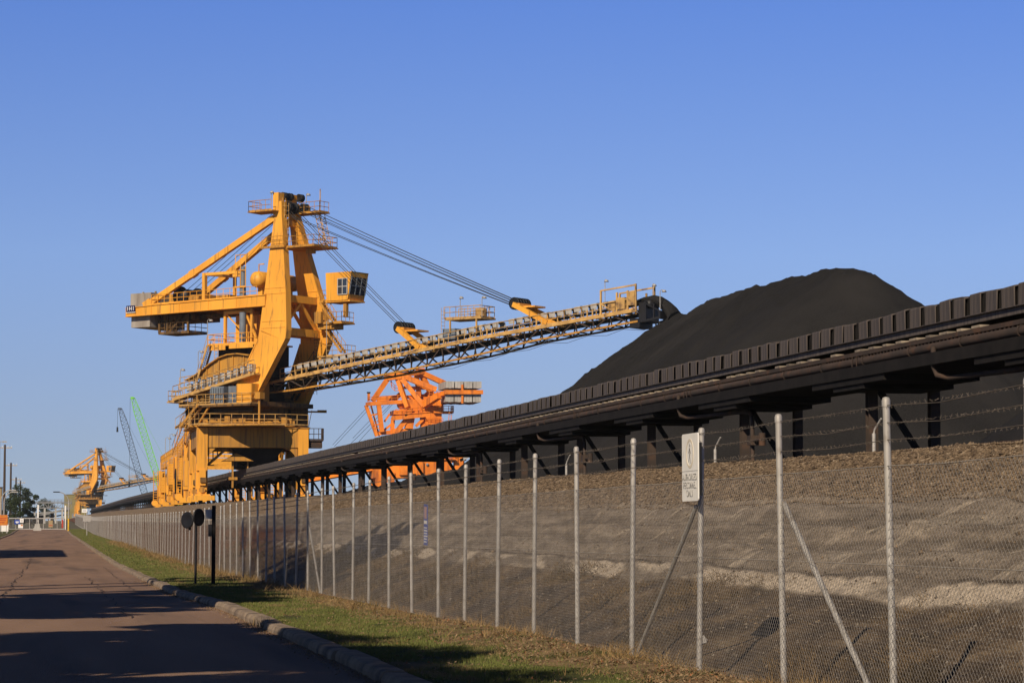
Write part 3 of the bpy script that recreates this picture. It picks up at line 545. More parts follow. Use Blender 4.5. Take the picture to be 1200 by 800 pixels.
# ------------------------------------------------------------------ the yard conveyor
cv = thing('coal_conveyor', 'long dark elevated coal conveyor with upright cover plates on trestles', 'conveyor', (20.0, 46, Bf(46)))
CO = Vector((20.0, 46, Bf(46)))
def HT(y): return Bf(y) + 3.87
def cpt(x, y, dz): return (x - CO.x, y - CO.y, HT(y) + dz - CO.z)
def hood_mb():
    mb = MB(); pr_ = [(-0.04, -0.48), (-0.04, -0.03), (-0.03, 0.0), (0.25, 0.05), (0.8, 0.08), (1.35, 0.05), (1.63, 0.0), (1.64, -0.05), (1.64, -0.48), (1.625, -0.48), (1.625, -0.05), (1.345, 0.035), (0.8, 0.065), (0.255, 0.035), (-0.022, -0.03), (-0.026, -0.48)]
    mb.prism(pr_, lambda a, b: (a, -0.335, b), lambda a, b: (a, 0.335, b)); mb.box(-0.046, -0.04, 0.295, 0.334, -0.48, -.01); mb.box(-0.046, -0.04, -0.334, -0.30, -0.48, -.01); return mb
ys = np.arange(34.0, 1240, 0.97); proto = None; rest = MB(); cnt = 0
for y in ys:
    if 47 < y and cnt < 99:
        if proto is None: o = proto = hood_mb().build('cover_hood', HOODM, cv)
        else: o = proto.copy(); COL.objects.link(o); o.parent = cv
        o.location = cpt(20.0 + random.uniform(-.03, .03), y + random.uniform(-.03, .03), random.uniform(-.03, .02)); cnt += 1; o.rotation_euler = (R(random.uniform(-1.8, 1.8)), R(random.uniform(-1.5, 1.5)), R(random.uniform(-2, 2)))
    elif y < 560:
        p = Vector(cpt(20.0, y, random.uniform(-.03, .015))); rest.M = Matrix.Translation(p) @ Matrix.Rotation(R(random.uniform(-2, 2)), 4, 'X'); h_ = hood_mb(); rest.add(h_.v, h_.f)
    else:
        p = cpt(20.0, y, 0); rest.M = None; rest.box(p[0], p[0] + 1.6, p[1] - .34, p[1] + .34, p[2] - .45, p[2])
rest.M = None; o = rest.build('cover_hood', HOODM, cv); o['kind'] = 'stuff'
def runs(mb, x, dz, w, h, y0=33, y1=1240, st=12):
    y = y0
    while y < y1:
        a = min(y + st, y1); mb.beam(cpt(x, y, dz), cpt(x, a, dz), w, h); y = a
    return mb
mb = runs(MB(), 20.0, -0.56, 0.10, 0.16); runs(mb, 21.6, -0.56, 0.10, 0.16); runs(mb, 19.97, -0.475, 0.2, 0.015); mb.build('stringer', HOODM, cv); runs(MB(), 20.06, -0.26, 0.03, 0.50).build('gap_shade_sheet', DARK, cv)  # dark sheet close behind the hoods stands in for the shade inside them
mb = runs(MB(), 19.72, -0.865, 0.08, 0.10); runs(mb, 21.85, -0.865, 0.08, 0.10); mb.build('walkway_chord', RUST, cv)
mb = MB()
for y in np.arange(34, 330, 0.24): p = cpt(19.72, y, -0.955); mb.box(p[0] - .03, p[0] + .03, p[1] - .02, p[1] + .02, p[2] - .05, p[2] + .05)
mb.build('grating', RUST, cv)
mb = runs(MB(), 20.8, -0.55, 1.3, 0.06); runs(mb, 20.8, -1.02, 1.3, 0.05); mb.build('belt', BELT, cv)
IDLER = mat('idler_bracket_paint', (0.36, 0.30, 0.22), (0.12, 0.10, 0.08), 2, 5, 0.7); mb = MB()
for y in np.arange(34, 330, 1.0):
    if random.random() < 0.12: continue
    p = cpt(19.98, y, -0.745); L = random.choice((0.28, 0.4, 0.5)); mb.box(p[0] - .20, p[0] + .02, p[1] - L / 2, p[1] + L / 2, p[2] - .045, p[2] + .01); mb.tube([(p[0] - .05, p[1], p[2] - 0.03), (p[0] + 1.6, p[1], p[2] - 0.03)], 0.05, 6)
mb.build('idler', IDLER, cv)
mb = runs(MB(), 20.55, -1.37, 2.5, 0.27); y = 47.2 - 11.45
while y < 1240:
    a = cpt(20.55, y - 2.8, -1.575); b = cpt(20.55, y + 2.8, -1.575); mb.beam(a, b, 2.4, 0.17); a = cpt(20.55, y - 1.2, -1.72); b = cpt(20.55, y + 1.2, -1.72); mb.beam(a, b, 2.3, 0.12); y += 11.45
mb.build('underside_deck', DARK, cv)
pts = [cpt(19.52, y, -1.10 + random.uniform(-.012, .012)) for y in np.arange(33, 1240, 6)]; MB().tube(pts, 0.105, 12).build('water_pipe', RUST, cv)
for i, y in enumerate(np.arange(34.5, 300, 3.3)):
    mb = MB(); p = Vector(cpt(19.52, y, -1.10)); ring = [p + Vector((0.125 * math.cos(a), 0, 0.125 * math.sin(a))) for a in np.linspace(0, 2 * math.pi, 11)]; mb.tube(ring, 0.012, 4, False); mb.beam(p + Vector((0, 0, -0.12)), p + Vector((0, 0, -0.24)), 0.025); mb.beam(p + Vector((-0.1, 0, -0.24)), p + Vector((0.2, 0, -0.24)), 0.22, 0.03)
    if i % 5 == 2: 
        for q in (0.35, 0.7): mb.tube([p + Vector((-.12, q, .15)), p + Vector((-.13, q, -.12)), p + Vector((-.05, q, -.26)), p + Vector((0.15, q, -.28))], 0.012, 4, False)
    mb.build('pipe_hanger', RUST, cv)
y = 47.22 - 11.45; k = 0; legs = MB(); brs = MB()
while y < 1240:
    zt = HT(y) - 1.55 - CO.z; zb = Bf(y) - CO.z - 0.1
    for x in (0.0, 1.62):
        def leg(mb): return mb.box(-.11, .13, -.13, -.112, zb, zt).box(-.11, .13, .112, .13, zb, zt).box(0, .02, -.112, .112, zb, zt).box(-.22, .24, -.22, .22, zb, zb + .14)
        if k < 49: leg(MB()).build('trestle_leg', RUST, cv, (x, y - CO.y, 0))
        else: legs.M = Matrix.Translation((x, y - CO.y, 0)); leg(legs)
    br = MB() if k < 49 else brs; br.beam((0.15, y - CO.y, zt - 0.12), (1.5, y - CO.y, zb + 0.25), 0.14, 0.14)
    if k < 49: br.build('trestle_brace', DARK, cv)
    y += 11.45; k += 1
o = legs.build('trestle_leg', RUST, cv); o['kind'] = 'stuff'; o = brs.build('trestle_brace', DARK, cv); o['kind'] = 'stuff'
for y in (52.6, 75.5, 98.4, 121.3, 144.2, 167.1):
    mb = MB(); c = lambda x, yy_, dz: cpt(x, yy_, dz)
    mb.tube([c(19.40, y, -1.1), c(19.40, y, -1.55), c(19.44, y - .1, -1.74), c(19.6, y - .45, -1.82), c(19.9, y - 5.6, -1.84), c(19.95, y - 6.2, -1.90), c(19.95, y - 6.4, -2.1), c(19.95, y - 6.4, -3.3), c(19.95, y - 6.6, -3.5), c(19.95, y - 8.0, -3.55)], 0.062, 9)
    p = c(19.95, y - 6.4, -2.7); mb.box(p[0] - .12, p[0] + .12, p[1] - .25, p[1] + .15, p[2] - .14, p[2] + .14); mb.tube([(p[0], p[1] - .2, p[2]), (p[0], p[1] - 1.1, p[2])], 0.06, 8); mb.tube([(p[0], p[1] - 1.0, p[2] - .18), (p[0], p[1] - 1.0, p[2] + .18)], 0.10, 8); mb.build('drain_pipe', RUST, cv)

# ------------------------------------------------------------------ coal stockpiles
def pile(name, label, crest, x0, x1, y0, y1, st, seed, ang=36.2):
    """crest: list of (X, Y, absolute height of the top)"""
    xs = np.arange(x0, x1, st); ys = np.arange(y0, y1, st); X, Y = np.meshgrid(xs, ys); Zm = np.full(X.shape, -50.0); tn = math.tan(R(ang))
    wx = X + 1.0 * (fbm(X * 0.10, Y * 0.10, 3, seed) - 0.5); wy = Y + 1.0 * (fbm(X * 0.10 + 9, Y * 0.10, 3, seed + 4) - 0.5)
    for (cx, cy, h) in crest:
        d = np.hypot(wx - cx, wy - cy); d = np.sqrt(d * d + 0.8) - 0.6; Zm = np.maximum(Zm, h - d * tn)
    ang_ = np.arctan2(Y - np.mean([c_[1] for c_ in crest]), X - np.mean([c_[0] for c_ in crest]))
    fan = (fbm(np.arctan2(Y - 200, X - 58) * 9 + 40, Zm * 0.02 + 5, 3, seed + 11) - 0.5); Zm += 0.6 * fan + 0.5 * (fbm(np.arctan2(Y - 200, X - 58) * 38 + 90, Zm * 0.05 + 5, 3, seed + 17) - 0.5) + 0.25 * (fbm(X * 0.35, Y * 0.35, 4, seed + 2) - 0.5) + 0.34 * (fbm(X * 1.3, Y * 1.3, 3, seed + 7) - 0.5)
    base = B(Y); Zc = np.maximum(Zm, base - 0.15)
    keep = (Zm > base - 0.6); idx = np.arange(X.size).reshape(X.shape); q = keep[:-1, :-1] | keep[1:, :-1] | keep[:-1, 1:] | keep[1:, 1:]
    f = np.stack([idx[:-1, :-1], idx[:-1, 1:], idx[1:, 1:], idx[1:, :-1]], -1)[q]; used = np.unique(f); mp_ = np.full(X.size, -1); mp_[used] = np.arange(len(used))
    v = np.stack([X, Y, Zc], -1).reshape(-1, 3)[used]; o = np_mesh(name, v, mp_[f], COAL, None, True); return tag(o, label, 'coal pile')
CRX = 57.6
crest = []
def ridge(ya, za, yb, zb, n, wob=0.25, x=CRX):
    for i in range(n):
        t_ = i / max(1, n - 1); crest.append((x + random.uniform(-.5, .5), ya + (yb - ya) * t_, za + (zb - za) * t_ + random.uniform(-wob, wob)))
CREST_MAIN = [(226.2, 22.3), (222.0, 21.55), (214, 21.9), (207, 22.25), (203, 22.0), (196, 22.05), (191, 21.75), (188.5, 22.0), (182, 21.6), (176.5, 21.35), (173, 21.05), (171, 20.6)]
for (ya, za), (yb, zb) in zip(CREST_MAIN[:-1], CREST_MAIN[1:]): ridge(ya, za, yb, zb, 7, 0.05)
pile('coal_pile', 'huge black coal pile rising behind the conveyor under the boom tip', crest, 22, 96, 128, 262, 0.45, 3)
crest = []; ridge(94, 21.0, 60, 20.5, 20, 0.15, 60); pile('coal_pile', 'black coal pile just showing past the right end of the big pile', crest, 24, 100, 25, 128, 0.6, 13)
crest = []; ridge(345, 10.4, 420, 9.6, 30, 0.25, 56); ridge(420, 9.6, 520, 7.6, 30, 0.2, 54); pile('coal_pile', 'low black coal ridge in front of the orange reclaimer', crest, 36, 80, 325, 535, 0.8, 23)

# ------------------------------------------------------------------ the yellow stacker
st = thing('coal_stacker', 'huge yellow coal stacker in the middle with its long boom over the coal pile', 'stacker', (21, 262, 4.2))
MS = rotm('Z', -45)                                # superstructure frame: u along the boom, v away from the camera, z up
def sub(): return MB(MS)
def lamp(parent, M, p, h=1.6, arm=(0.5, 0, 0)):
    mb = MB(M); p = Vector(p); a = p + Vector((0, 0, h)); e = a + Vector(arm)
    mb.tube([p, a, a + Vector(arm) * 0.4 + Vector((0, 0, 0.15)), e], 0.04, 5); o = mb.build('floodlight', GALV, parent)
    h_ = MB(M); h_.lathe([(0.02, 0.12), (0.16, 0.08), (0.24, -0.10), (0.0, -0.12)], e, 'z', 10); h_.build('lamp_head', GALV, o)
# portal
mb = MB()
mb.box(-6.25, 5.15, -7.15, -5.95, 5.9, 7.85); mb.box(-6.25, 5.15, 5.95, 7.15, 5.9, 7.85); mb.box(-6.2, -5.1, -5.95, 5.95, 5.95, 7.8); mb.box(4.0, 5.1, -5.95, 5.95, 5.95, 7.8)
mb.box(-5.1, 4.0, -5.95, 5.95, 7.2, 7.75); mb.box(-6.35, 5.25, -7.25, 7.25, 7.855, 7.95)
mb.prism([(-5.2, 5.9), (-4.3, 5.9), (-5.2, 5.0)], lambda a, b: (a, -7.0, b), lambda a, b: (a, -6.1, b)); mb.prism([(4.02, 5.9), (2.6, 5.9), (3.3, 5.6), (3.75, 5.1), (4.02, 4.4)], lambda a, b: (a, -7.0, b), lambda a, b: (a, -6.1, b))
for x in (-4.0, -1.2, 1.6, 3.4): mb.box(x - .03, x + .03, -7.19, -7.15, 5.95, 7.8)
mb.build('portal_frame', YELD, st)
for sx in (-5.75, 4.6):
    for sy in (-6.55, 6.55):
        mb = MB(); mb.box(sx - .53, sx + .53, sy - .75, sy + .75, 3.5, 7.80) if sx > 0 else mb.box(sx - .56, sx + .53, sy - .78, sy + .75, 3.5, 7.87)
        mb.box(sx - .42, sx + .42, sy - .6, sy + .6, 1.9, 3.5); mb.box(sx - .62, sx - .42, sy - .5, sy + .5, 1.6, 4.2); mb.box(sx + .42, sx + .58, sy - .5, sy + .4, 1.4, 3.9); mb.box(sx - .5, sx + .5, sy - .7, sy + .7, 1.2, 1.9); mb.box(sx - .3, sx + .35, sy - 1.0, sy - .78, 2.0, 3.6)
        L = mb.build('portal_leg', YEL, st); mb = MB(); mb.tube([(sx, sy - 1.35, 1.55), (sx, sy - .75, 1.55)], 0.32, 12); mb.build('drive_motor', YELD, L); MB().box(sx - .2, sx + .4, sy - 1.2, sy - .72, 2.3, 2.8).build('junction_box', GRIME_SHADE, L)
        bg_ = MB().box(sx - .75, sx + .75, sy - 2.2, sy + 2.2, .55, 1.1).box(sx - .45, sx + .45, sy - 1.2, sy + 1.2, 1.1, 1.35).box(sx - .9, sx + 1.2, sy - 2.35, sy - 2.2, .45, .95).build('bogie', YEL, st)
        for q in (-1.7, -.6, .6, 1.7): MB().lathe([(0, -.1), (.34, -.1), (.34, .06), (.40, .07), (.40, .1), (0, .1)], (sx - .1, sy + q, .40), 'x', 16).build('wheel', DARK, bg_)
mb = MB(); mb.stair((-5.0, -5.6, 4.2), (-3.2, -5.6, 5.8), 0.9); mb.box(-5.2, -4.2, -6.2, -5.0, 4.05, 4.15); mb.build('access_stair', YELD, st)
mb = MB(); mb.prism([(-3.6, 4.55), (-2.2, 5.35), (-0.4, 4.55)], lambda a, b: (a, -5.9, b), lambda a, b: (a, -3.5, b)); mb.box(-2.6, -2.4, -5.2, -5.0, 1.8, 4.55); mb.box(-1.0, -.85, -5.2, -5.0, 2.4, 4.55); mb.box(-2.9, -2.0, -5.3, -4.9, 2.6, 2.9); mb.build('chute_hood', YELD, st)
# chute and screens around the belt under the portal
mb = MB(); mb.box(-1.9, 2.4, -3.4, 4.0, 3.9, 5.9); mb.prism([(-2.6, 5.9), (2.8, 5.9), (1.4, 3.9), (-1.0, 3.9)], lambda a, b: (a, -4.6, b), lambda a, b: (a, -3.4, b)); mb.build('transfer_chute', DARK, st)
# right-hand housing, walkway arm and balcony
mb = MB(); mb.box(2.2, 5.9, 0.9, 6.4, 7.96, 11.4); mb.box(2.6, 5.6, .84, .9, 8.3, 11.0); mb.build('drive_housing', GRIME_SHADE, st)
mb = MB(); mb.box(5.9, 7.9, 1.0, 1.7, 9.95, 10.1); mb.box(6.9, 7.9, .98, 1.0, 9.9, 10.2); mb.build('walkway_arm', YELD, st)
mb = MB(); mb.box(5.15, 6.7, -7.0, -5.0, 6.6, 6.7); mb.rail([(5.2, -7.0, 6.7), (6.7, -7.0, 6.7), (6.7, -5.0, 6.7)], 1.2, .55); mb.box(5.2, 6.6, -6.8, -5.2, 5.9, 6.55); mb.beam((5.1, -6.8, 7.6), (5.5, -6.8, 9.8), .06); mb.build('side_balcony', RUST, st)
# slew platform and ring
o = MB().lathe([(0, 8.0), (5.9, 8.0), (6.3, 8.06), (6.3, 8.2), (0, 8.2)], (-0.4, -1.2, 0), 'z', 40)
for a in range(0, 360, 20):
    c_, s_ = math.cos(R(a)), math.sin(R(a)); o.prism([(4.4, 8.0), (6.2, 8.0), (4.4, 7.5)], lambda q, h, c_=c_, s_=s_: (-.4 + q * c_ - .05 * s_, -1.2 + q * s_ + .05 * c_, h), lambda q, h, c_=c_, s_=s_: (-.4 + q * c_ + .05 * s_, -1.2 + q * s_ - .05 * c_, h))
sp_ = o.lathe([(0, 8.0), (3.3, 8.0), (3.3, 8.17), (0, 8.17)], (-.6, -7.4, 0), 'z', 36).box(-6.3, 2.7, -8.4, -3.0, 8.02, 8.19).box(-7.0, -6.0, -6.5, 6, 8.0, 8.18).build('slew_platform', YELD, st)  # round front bay added to throw the arc of shade on the girder
MB().rail([(-6.9, 5, 8.18), (-6.9, -6.4, 8.18), (-6.2, -8.35, 8.18), (2.7, -8.35, 8.18), (5.1, -7.0, 8.18)], 1.1, 1.15, .04).build('handrail', BOOMY, sp_)
mb = MB()
for i in range(14): x = -5.6 + i * 0.72 + random.uniform(-.2, .2); y = random.uniform(-6.9, -4.6); mb.box(x, x + random.uniform(.2, .7), y, y + .5, 8.2, 8.2 + random.uniform(.25, .95))
mb.tube([(-5.5, -6.8, 8.5), (2.3, -6.8, 8.5)], .1, 8); mb.build('machinery', YELD, sp_)
MB().lathe([(3.9, 8.2), (3.9, 8.9), (4.15, 8.95), (4.15, 9.3), (3.6, 9.35), (3.6, 10.2), (4.3, 10.2), (4.3, 10.35), (0, 10.35)], (0, 0, 0), 'z', 36).build('slew_ring', GRIME_SHADE, st)
# turntable deck
mb = sub(); mb.box(-5.2, 4.4, -4.6, 4.6, 10.3, 10.75); mb.box(-5.2, 4.6, -5.9, -4.6, 10.22, 10.42); mb.box(-6.4, -5.2, -4.6, 4.6, 10.6, 10.9); mb.build('turntable_deck', GRIME_SHADE, st)
mb = sub(); mb.rail([(-5.2, -5.85, 10.42), (4.6, -5.85, 10.42), (4.6, -4.7, 10.42)], 1.1, 1.3, .04); mb.build('deck_handrail', BOOMY, st)
mb = sub(); mb.box(-.95, .85, -5.7, -4.5, 10.55, 12.3)
for i in range(6): mb.box(-.95 + i * .33, -.95 + i * .33 + .1, -5.82, -5.7, 10.7, 12.15)
mb.build('transformer', GREYP, st); mb = sub(); mb.box(1.3, 2.35, -5.5, -4.5, 10.45, 12.3); mb.box(1.35, 1.8, -5.53, -5.5, 10.6, 12.1); mb.build('control_cabinet', GREYP, st)
sub().box(2.5, 4.5, -5.6, -4.4, 10.45, 12.5).build('plant_box', YEL, st)
sub().beam((-1.2, -5.6, 10.3), (-3.0, -5.4, 8.3), .18).build('deck_brace', YELD, st); sub().beam((-4.8, -4.6, 10.3), (-4.2, -5.2, 8.2), .3).build('deck_brace', YELD, st); sub().tube([(4.9, -4.8, 8.2), (4.9, -4.8, 11.6)], .12, 8).box(4.5, 5.3, -5.2, -4.4, 10.9, 11.6).build('grease_post', YELD, st); sub().stair((-4.6, -5.9, 8.2), (-2.2, -5.9, 10.4), .9, (0, 1, 0)).build('deck_stair', YELD, st)
for u, v, z, h in ((-4.6, -4.4, 10.75, 1.6), (-3.4, -3.9, 10.75, 1.1), (-1.6, -3.6, 10.75, 2.2), (0.6, -3.8, 10.75, 1.5), (3.0, -3.0, 10.75, 1.9), (-5.6, 0.5, 10.9, 1.2)):
    mb = sub(); mb.box(u, u + random.uniform(.6, 1.1), v, v + .9, z, z + h); mb.box(u + .1, u + .5, v - .06, v, z + .3, z + h - .2); mb.tube([(u - .15, v, z), (u - .15, v, z + h + .4), (u - .15, v + 1.2, z + h + .4)], .06, 6); mb.build('equipment_box', random.choice((YELD, GRIME_SHADE, GRIME_SHADE)), st)
mb = sub()
for k in range(6): v = -4.75 - .08 * k; mb.tube([(-5.2, v, 10.15 - .09 * k), (4.2, v, 10.15 - .09 * k)], .035, 5)
mb.build('cable_tray', DARK, st)
mb = sub(); mb.stair((-6.8, -4.2, 8.2), (-6.8, 1.0, 11.0), .8, (1, 0, 0)); mb.stair((-4.6, -3.6, 12.6), (-3.0, -3.6, 16.8), .8); mb.ladder((-2.2, -3.5, 12.8), (-2.2, -3.5, 16.9), .5, (1, 0, 0), .04); mb.build('tower_stair', BOOMY, st)
mb = sub(); mb.rail([(-5.2, -4.5, 10.75), (-1.2, -4.5, 10.75)], 1.1, .9, .035); mb.build('walkway_rail', BOOMY, st); sub().rail([(-2.0, -2.5, 20.5), (1.9, -2.5, 20.5)], .9, .8, .03).build('tower_rail', BOOMY, st)
# mast: two kinked box legs
def vleg(z): return float(np.interp(z, [10.3, 17.5, 22, 30.5, 33], [4.2, 3.45, 2.75, 1.15, 1.0]))
LP_ = [(10.3, 0.45, 3.60), (17.1, 3.85, 7.55), (18.0, 3.95, 7.60), (22.0, 4.05, 6.95), (30.6, 4.05, 5.0), (31.8, 3.9, 4.9)]
for sg_, nm in ((-1, None), (1, None)):
    mb = sub(); rings = []
    for z, ua, ub in LP_:
        v = vleg(z); a, b = sg_ * v - .42, sg_ * v + .42
        rings.append([(ua, a, z), (ub, a, z), (ub, b, z), (ua, b, z)])
    mb.loft(rings)
    vv_ = vleg(17.6); fy = sg_ * vv_ - .42
    for z, ua, ub in ((18.3, 4.3, 7.3), (19.0, 4.3, 7.2), (21.9, 4.2, 6.8), (22.5, 4.2, 6.7)):
        q = sg_ * vleg(z) - .42; mb.box(ua - .1, ub + .1, q - .05, q + .01, z - .03, z + .03)
    mb.beam((4.2, fy - .04, 18.1), (7.3, fy - .04, 16.95), .06); 
    for k in range(2): # edge flanges of the lower leg
        e0 = (LP_[0][1 + k], sg_ * vleg(10.3) - .45, 10.3); e1 = (LP_[1][1 + k], sg_ * vleg(17.1) - .45, 17.1); mb.beam(e0, e1, .10, .14)
    mb.build('mast_leg', YEL, st)
mb = sub()
for z, h in ((21.45, .75), (18.0, .8)): 
    v = vleg(z) - .42; mb.box(5.9, 6.6, -v, v, z - h / 2, z + h / 2); mb.box(4.5, 5.0, -v, v, z - h / 2, z + h / 2)
for a, b in (((-2.7, 18.4), (0, 21.1)), ((2.7, 18.4), (0, 21.1))):
    for u in (6.3, 4.7): mb.beam((u, a[0], a[1]), (u, b[0], b[1]), .28)
mb.build('cross_bracing', YEL, st); sub().box(4.3, 4.8, -1.2, 1.2, 29.3, 30.0).build('head_tie', YEL, st)
mh = sub()
for v in (-1.05, 1.05):
    mh.box(3.75, 4.55, v - .45, v + .45, 30.4, 32.75)
mh = mh.build('mast_head', YEL, st)
for v, du in ((-.5, 0), (-.25, 0), (.45, .1), (1.62, .45), (1.85, .45)):
    for u, z, r_ in ((4.35 + du, 32.45, .42), (4.9 + du, 31.2, .62)): 
        s_ = sub(); s_.lathe([(0, -.14), (r_ * .8, -.14), (r_, -.18), (r_ - .08, 0), (r_, .18), (r_ * .8, .14), (0, .14)], (u, v, z), 'y', 18); s_.build('sheave', BLACK, mh)
mb = sub(); mb.box(1.2, 4.6, -2.6, -.4, 30.70, 30.80); mb.rail([(4.4, -2.55, 30.8), (1.3, -2.55, 30.8), (1.3, -.5, 30.8)], 1.1, .7, .035); mb.box(4.0, 8.3, .7, 2.4, 30.6, 30.7); mb.rail([(5.4, .75, 30.7), (8.2, .75, 30.7), (8.2, 2.3, 30.7)], 1.1, .7, .035); mb.build('head_platform', YELD, st)
mb = sub(); mb.box(4.7, 9.6, -1.8, 2.2, 26.75, 26.86); mb.box(7.2, 8.2, -.2, .2, 26.2, 26.75); mb.rail([(4.8, -1.75, 26.86), (9.5, -1.75, 26.86), (9.5, 2.1, 26.86), (6.2, 2.1, 26.86)], 1.1, .8, .035); mb.rail([(3.2, -2.6, 26.86), (6.0, -2.6, 26.86)], 1.1, .7, .03); mb.box(3.1, 6.2, -2.62, -2.4, 26.76, 26.85); mb.build('mast_platform', YELD, st)
mb = sub(); mb.ladder((4.75, -.9, 27), (4.75, -.9, 32.2), .55)
for k in range(7):
    z = 28.3 + k * .5; ring = [Vector((4.85 + .55 * math.cos(a), -.9 + .42 * math.sin(a), z)) for a in np.linspace(0, 2 * math.pi, 9)]; mb.tube(ring, .03, 4, False)
for a in np.linspace(0, 2 * math.pi, 7)[:-1]: mb.tube([(4.85 + .35 * math.cos(a), -.9 + .28 * math.sin(a), 27.2), (4.85 + .55 * math.cos(a), -.9 + .42 * math.sin(a), 28.3), (4.85 + .55 * math.cos(a), -.9 + .42 * math.sin(a), 31.6)], .03, 4, False)
for du in (-.35, .35):
    for dv in (-.35, .35): mb.tube([(7.4 + du, 1.8 + dv, 30.6), (8.3 + du, 1.9 + dv, 26.9)], .045, 4, False)
for k in range(7):
    a = k / 7; b = (k + 1) / 7
    for dv in (-.35, .35): mb.tube([(7.05 + .9 * a, 1.8 + dv, 30.6 - 3.7 * a), (7.75 + .9 * b, 1.8 + dv, 30.6 - 3.7 * b)], .035, 4, False); mb.tube([(7.75 + .9 * a, 1.8 + dv, 30.6 - 3.7 * a), (7.05 + .9 * a, 1.8 + dv, 30.6 - 3.7 * a)], .035, 4, False)
mb.tube([(7.6, 1.6, 30.7), (7.6, 1.6, 33.2)], .06, 5); mb.build('ladder', BOOMY, st)
mb = sub(); mb.ladder((6.95, 1.8, 11.6), (6.95, 1.8, 18), .5); mb.ladder((4.0, 3.0, 22), (4.0, 1.3, 30.6), .5, (1, 0, 0)); mb.stair((3.2, 2.8, 11.2), (6.2, 2.8, 15.2), .8); mb.build('leg_ladder', DARK, st)
lamp(st, MS, (3.6, -1.6, 31.8), 1.0, (0.1, 0, 0)); lamp(st, MS, (6.3, .9, 31.7), 0.9, (.3, 0, 0))
# back stays
for sg_ in (-1, 1):
    mb = sub(); a, b = Vector((3.9, sg_ * 1.35, 30.1)), Vector((-12.7, sg_ * 3.15, 21.45)); mb.beam(a, b, .5, .62); c = a.lerp(b, .62); d_ = (b - a).normalized(); mb.beam(c - d_ * .35, c + d_ * .35, .6, .75); mb.beam(b - d_ * 1.0, b, .56, .9); mb.build('back_stay', YEL, st)
# counterweight arm
for sg_ in (-1, 1):
    mb = sub(); v = sg_ * 3.2; mb.loft([[(u, v - .25, zb), (u, v + .25, zb), (u, v + .25, zt), (u, v - .25, zt)] for u, zb, zt in ((-15.2, 20.5, 21.35), (-11, 20.55, 21.5), (4.4, 20.7, 21.75))])
    for dz in (0, 1): mb.loft([[(u, v - .36, z), (u, v + .36, z), (u, v + .36, z + .06), (u, v - .36, z + .06)] for u, z in ((-15.25, (20.44, 21.35)[dz]), (-11, (20.49, 21.5)[dz]), (4.4, (20.64, 21.75)[dz]))])
    for u in (-11.5, -7.5, -3.4, 0.5): mb.box(u - .04, u + .04, v - .3, v + .3, 20.58, 21.6)
    mb.build('counterweight_girder', YEL, st)
mb = sub(); mb.box(-15.3, -15.0, -3.4, 3.4, 20.5, 21.3)
for u in (-11.8, -8, -4, 0): mb.box(u - .2, u + .2, -2.95, 2.95, 20.65, 21.3)
mb.box(-11.8, 3.5, -2.95, 2.95, 21.3, 21.36); mb.beam((-11.8, -2.9, 20.9), (-4, 2.9, 20.9), .2); mb.build('counterweight_deck', YELD, st)
mb = sub(); mb.rail([(-11.6, -3.35, 21.6), (3.2, -3.35, 21.75)], 1.05, .95, .035); mb.rail([(-11.6, 3.35, 21.6), (3.2, 3.35, 21.75)], 1.05, .95, .035); mb.build('arm_handrail', YEL, st)
mb = sub(); mb.box(-15.1, -12.1, -2.85, 2.85, 21.2, 23.0); mb.box(-15.0, -12.3, -2.8, 2.8, 19.3, 21.2)
for u in (-14.4, -12.6): mb.box(u, u + .15, -1.8, -1.6, 23.0, 23.25); mb.box(u, u + .15, 1.6, 1.8, 23.0, 23.25)
mb.build('counterweight_block', CONC, st)
np_ = MB(MS).box(-15.0, -13.75, -3.62, -3.56, 20.93, 21.63).build('name_board', NAVY, st)
MSGN = MS @ Matrix.Translation((-14.375, -3.63, 21.28)) @ Matrix(((1, 0, 0, 0), (0, 0, -1, 0), (0, 1, 0, 0), (0, 0, 0, 1)))
text('lettering', 'IHI', 0.62, WHITE, np_, MSGN, 0.01); MB(MS).box(-15.05, -13.7, -3.60, -3.55, 20.86, 20.925).build('border', WHITE, np_)
mb = sub(); mb.lathe([(0, -1.4), (1.05, -1.4), (1.05, -1.3), (.8, -1.25), (.8, 1.25), (1.05, 1.3), (1.05, 1.4), (0, 1.4)], (-8.7, -.6, 22.5), 'y', 24); mb.box(-8.2, -7.2, -1.6, .5, 21.4, 22.6); mb.build('winch_drum', BLACK, st)
mb = sub(); mb.box(-7.0, -5.2, -2.2, .8, 21.4, 22.5); mb.box(-11.2, -10.0, -1, 1.4, 21.4, 22.9); mb.tube([(-6.8, -2.4, 22.0), (-5.4, -2.4, 22.0)], .38, 10); mb.box(-4.6, -3.4, -.5, 1.5, 21.4, 22.4); mb.box(-2.8, -1.2, -2.8, -1.6, 21.4, 22.2); mb.build('winch_machinery', YELD, st)
mb = sub(); mb.box(-4.35, -3.95, -3.4, -3.0, 21.6, 24.6); mb.beam((-4.2, -3.2, 24.45), (0.5, -2.6, 24.5), .3); mb.beam((-4.2, -3.2, 24.45), (-4.2, 1.5, 24.6), .25); mb.box(-.6, .8, -2.8, -2.4, 24.0, 24.7); mb.beam((-4.1, 1.6, 21.5), (-4.1, 1.6, 24.6), .3); mb.build('hoist_frame', YEL, st)
mb = sub(); mb.tube([(0.9, -2.9, 21.8), (0.9, -2.9, 25.0)], .34, 10); mb.build('grey_duct', GREYP, st)
mb = sub(); mb.rail([(.2, -3.3, 22.8), (1.6, -3.3, 22.8)], 3.4, .9, .05); mb.build('guard_frame', YEL, st)
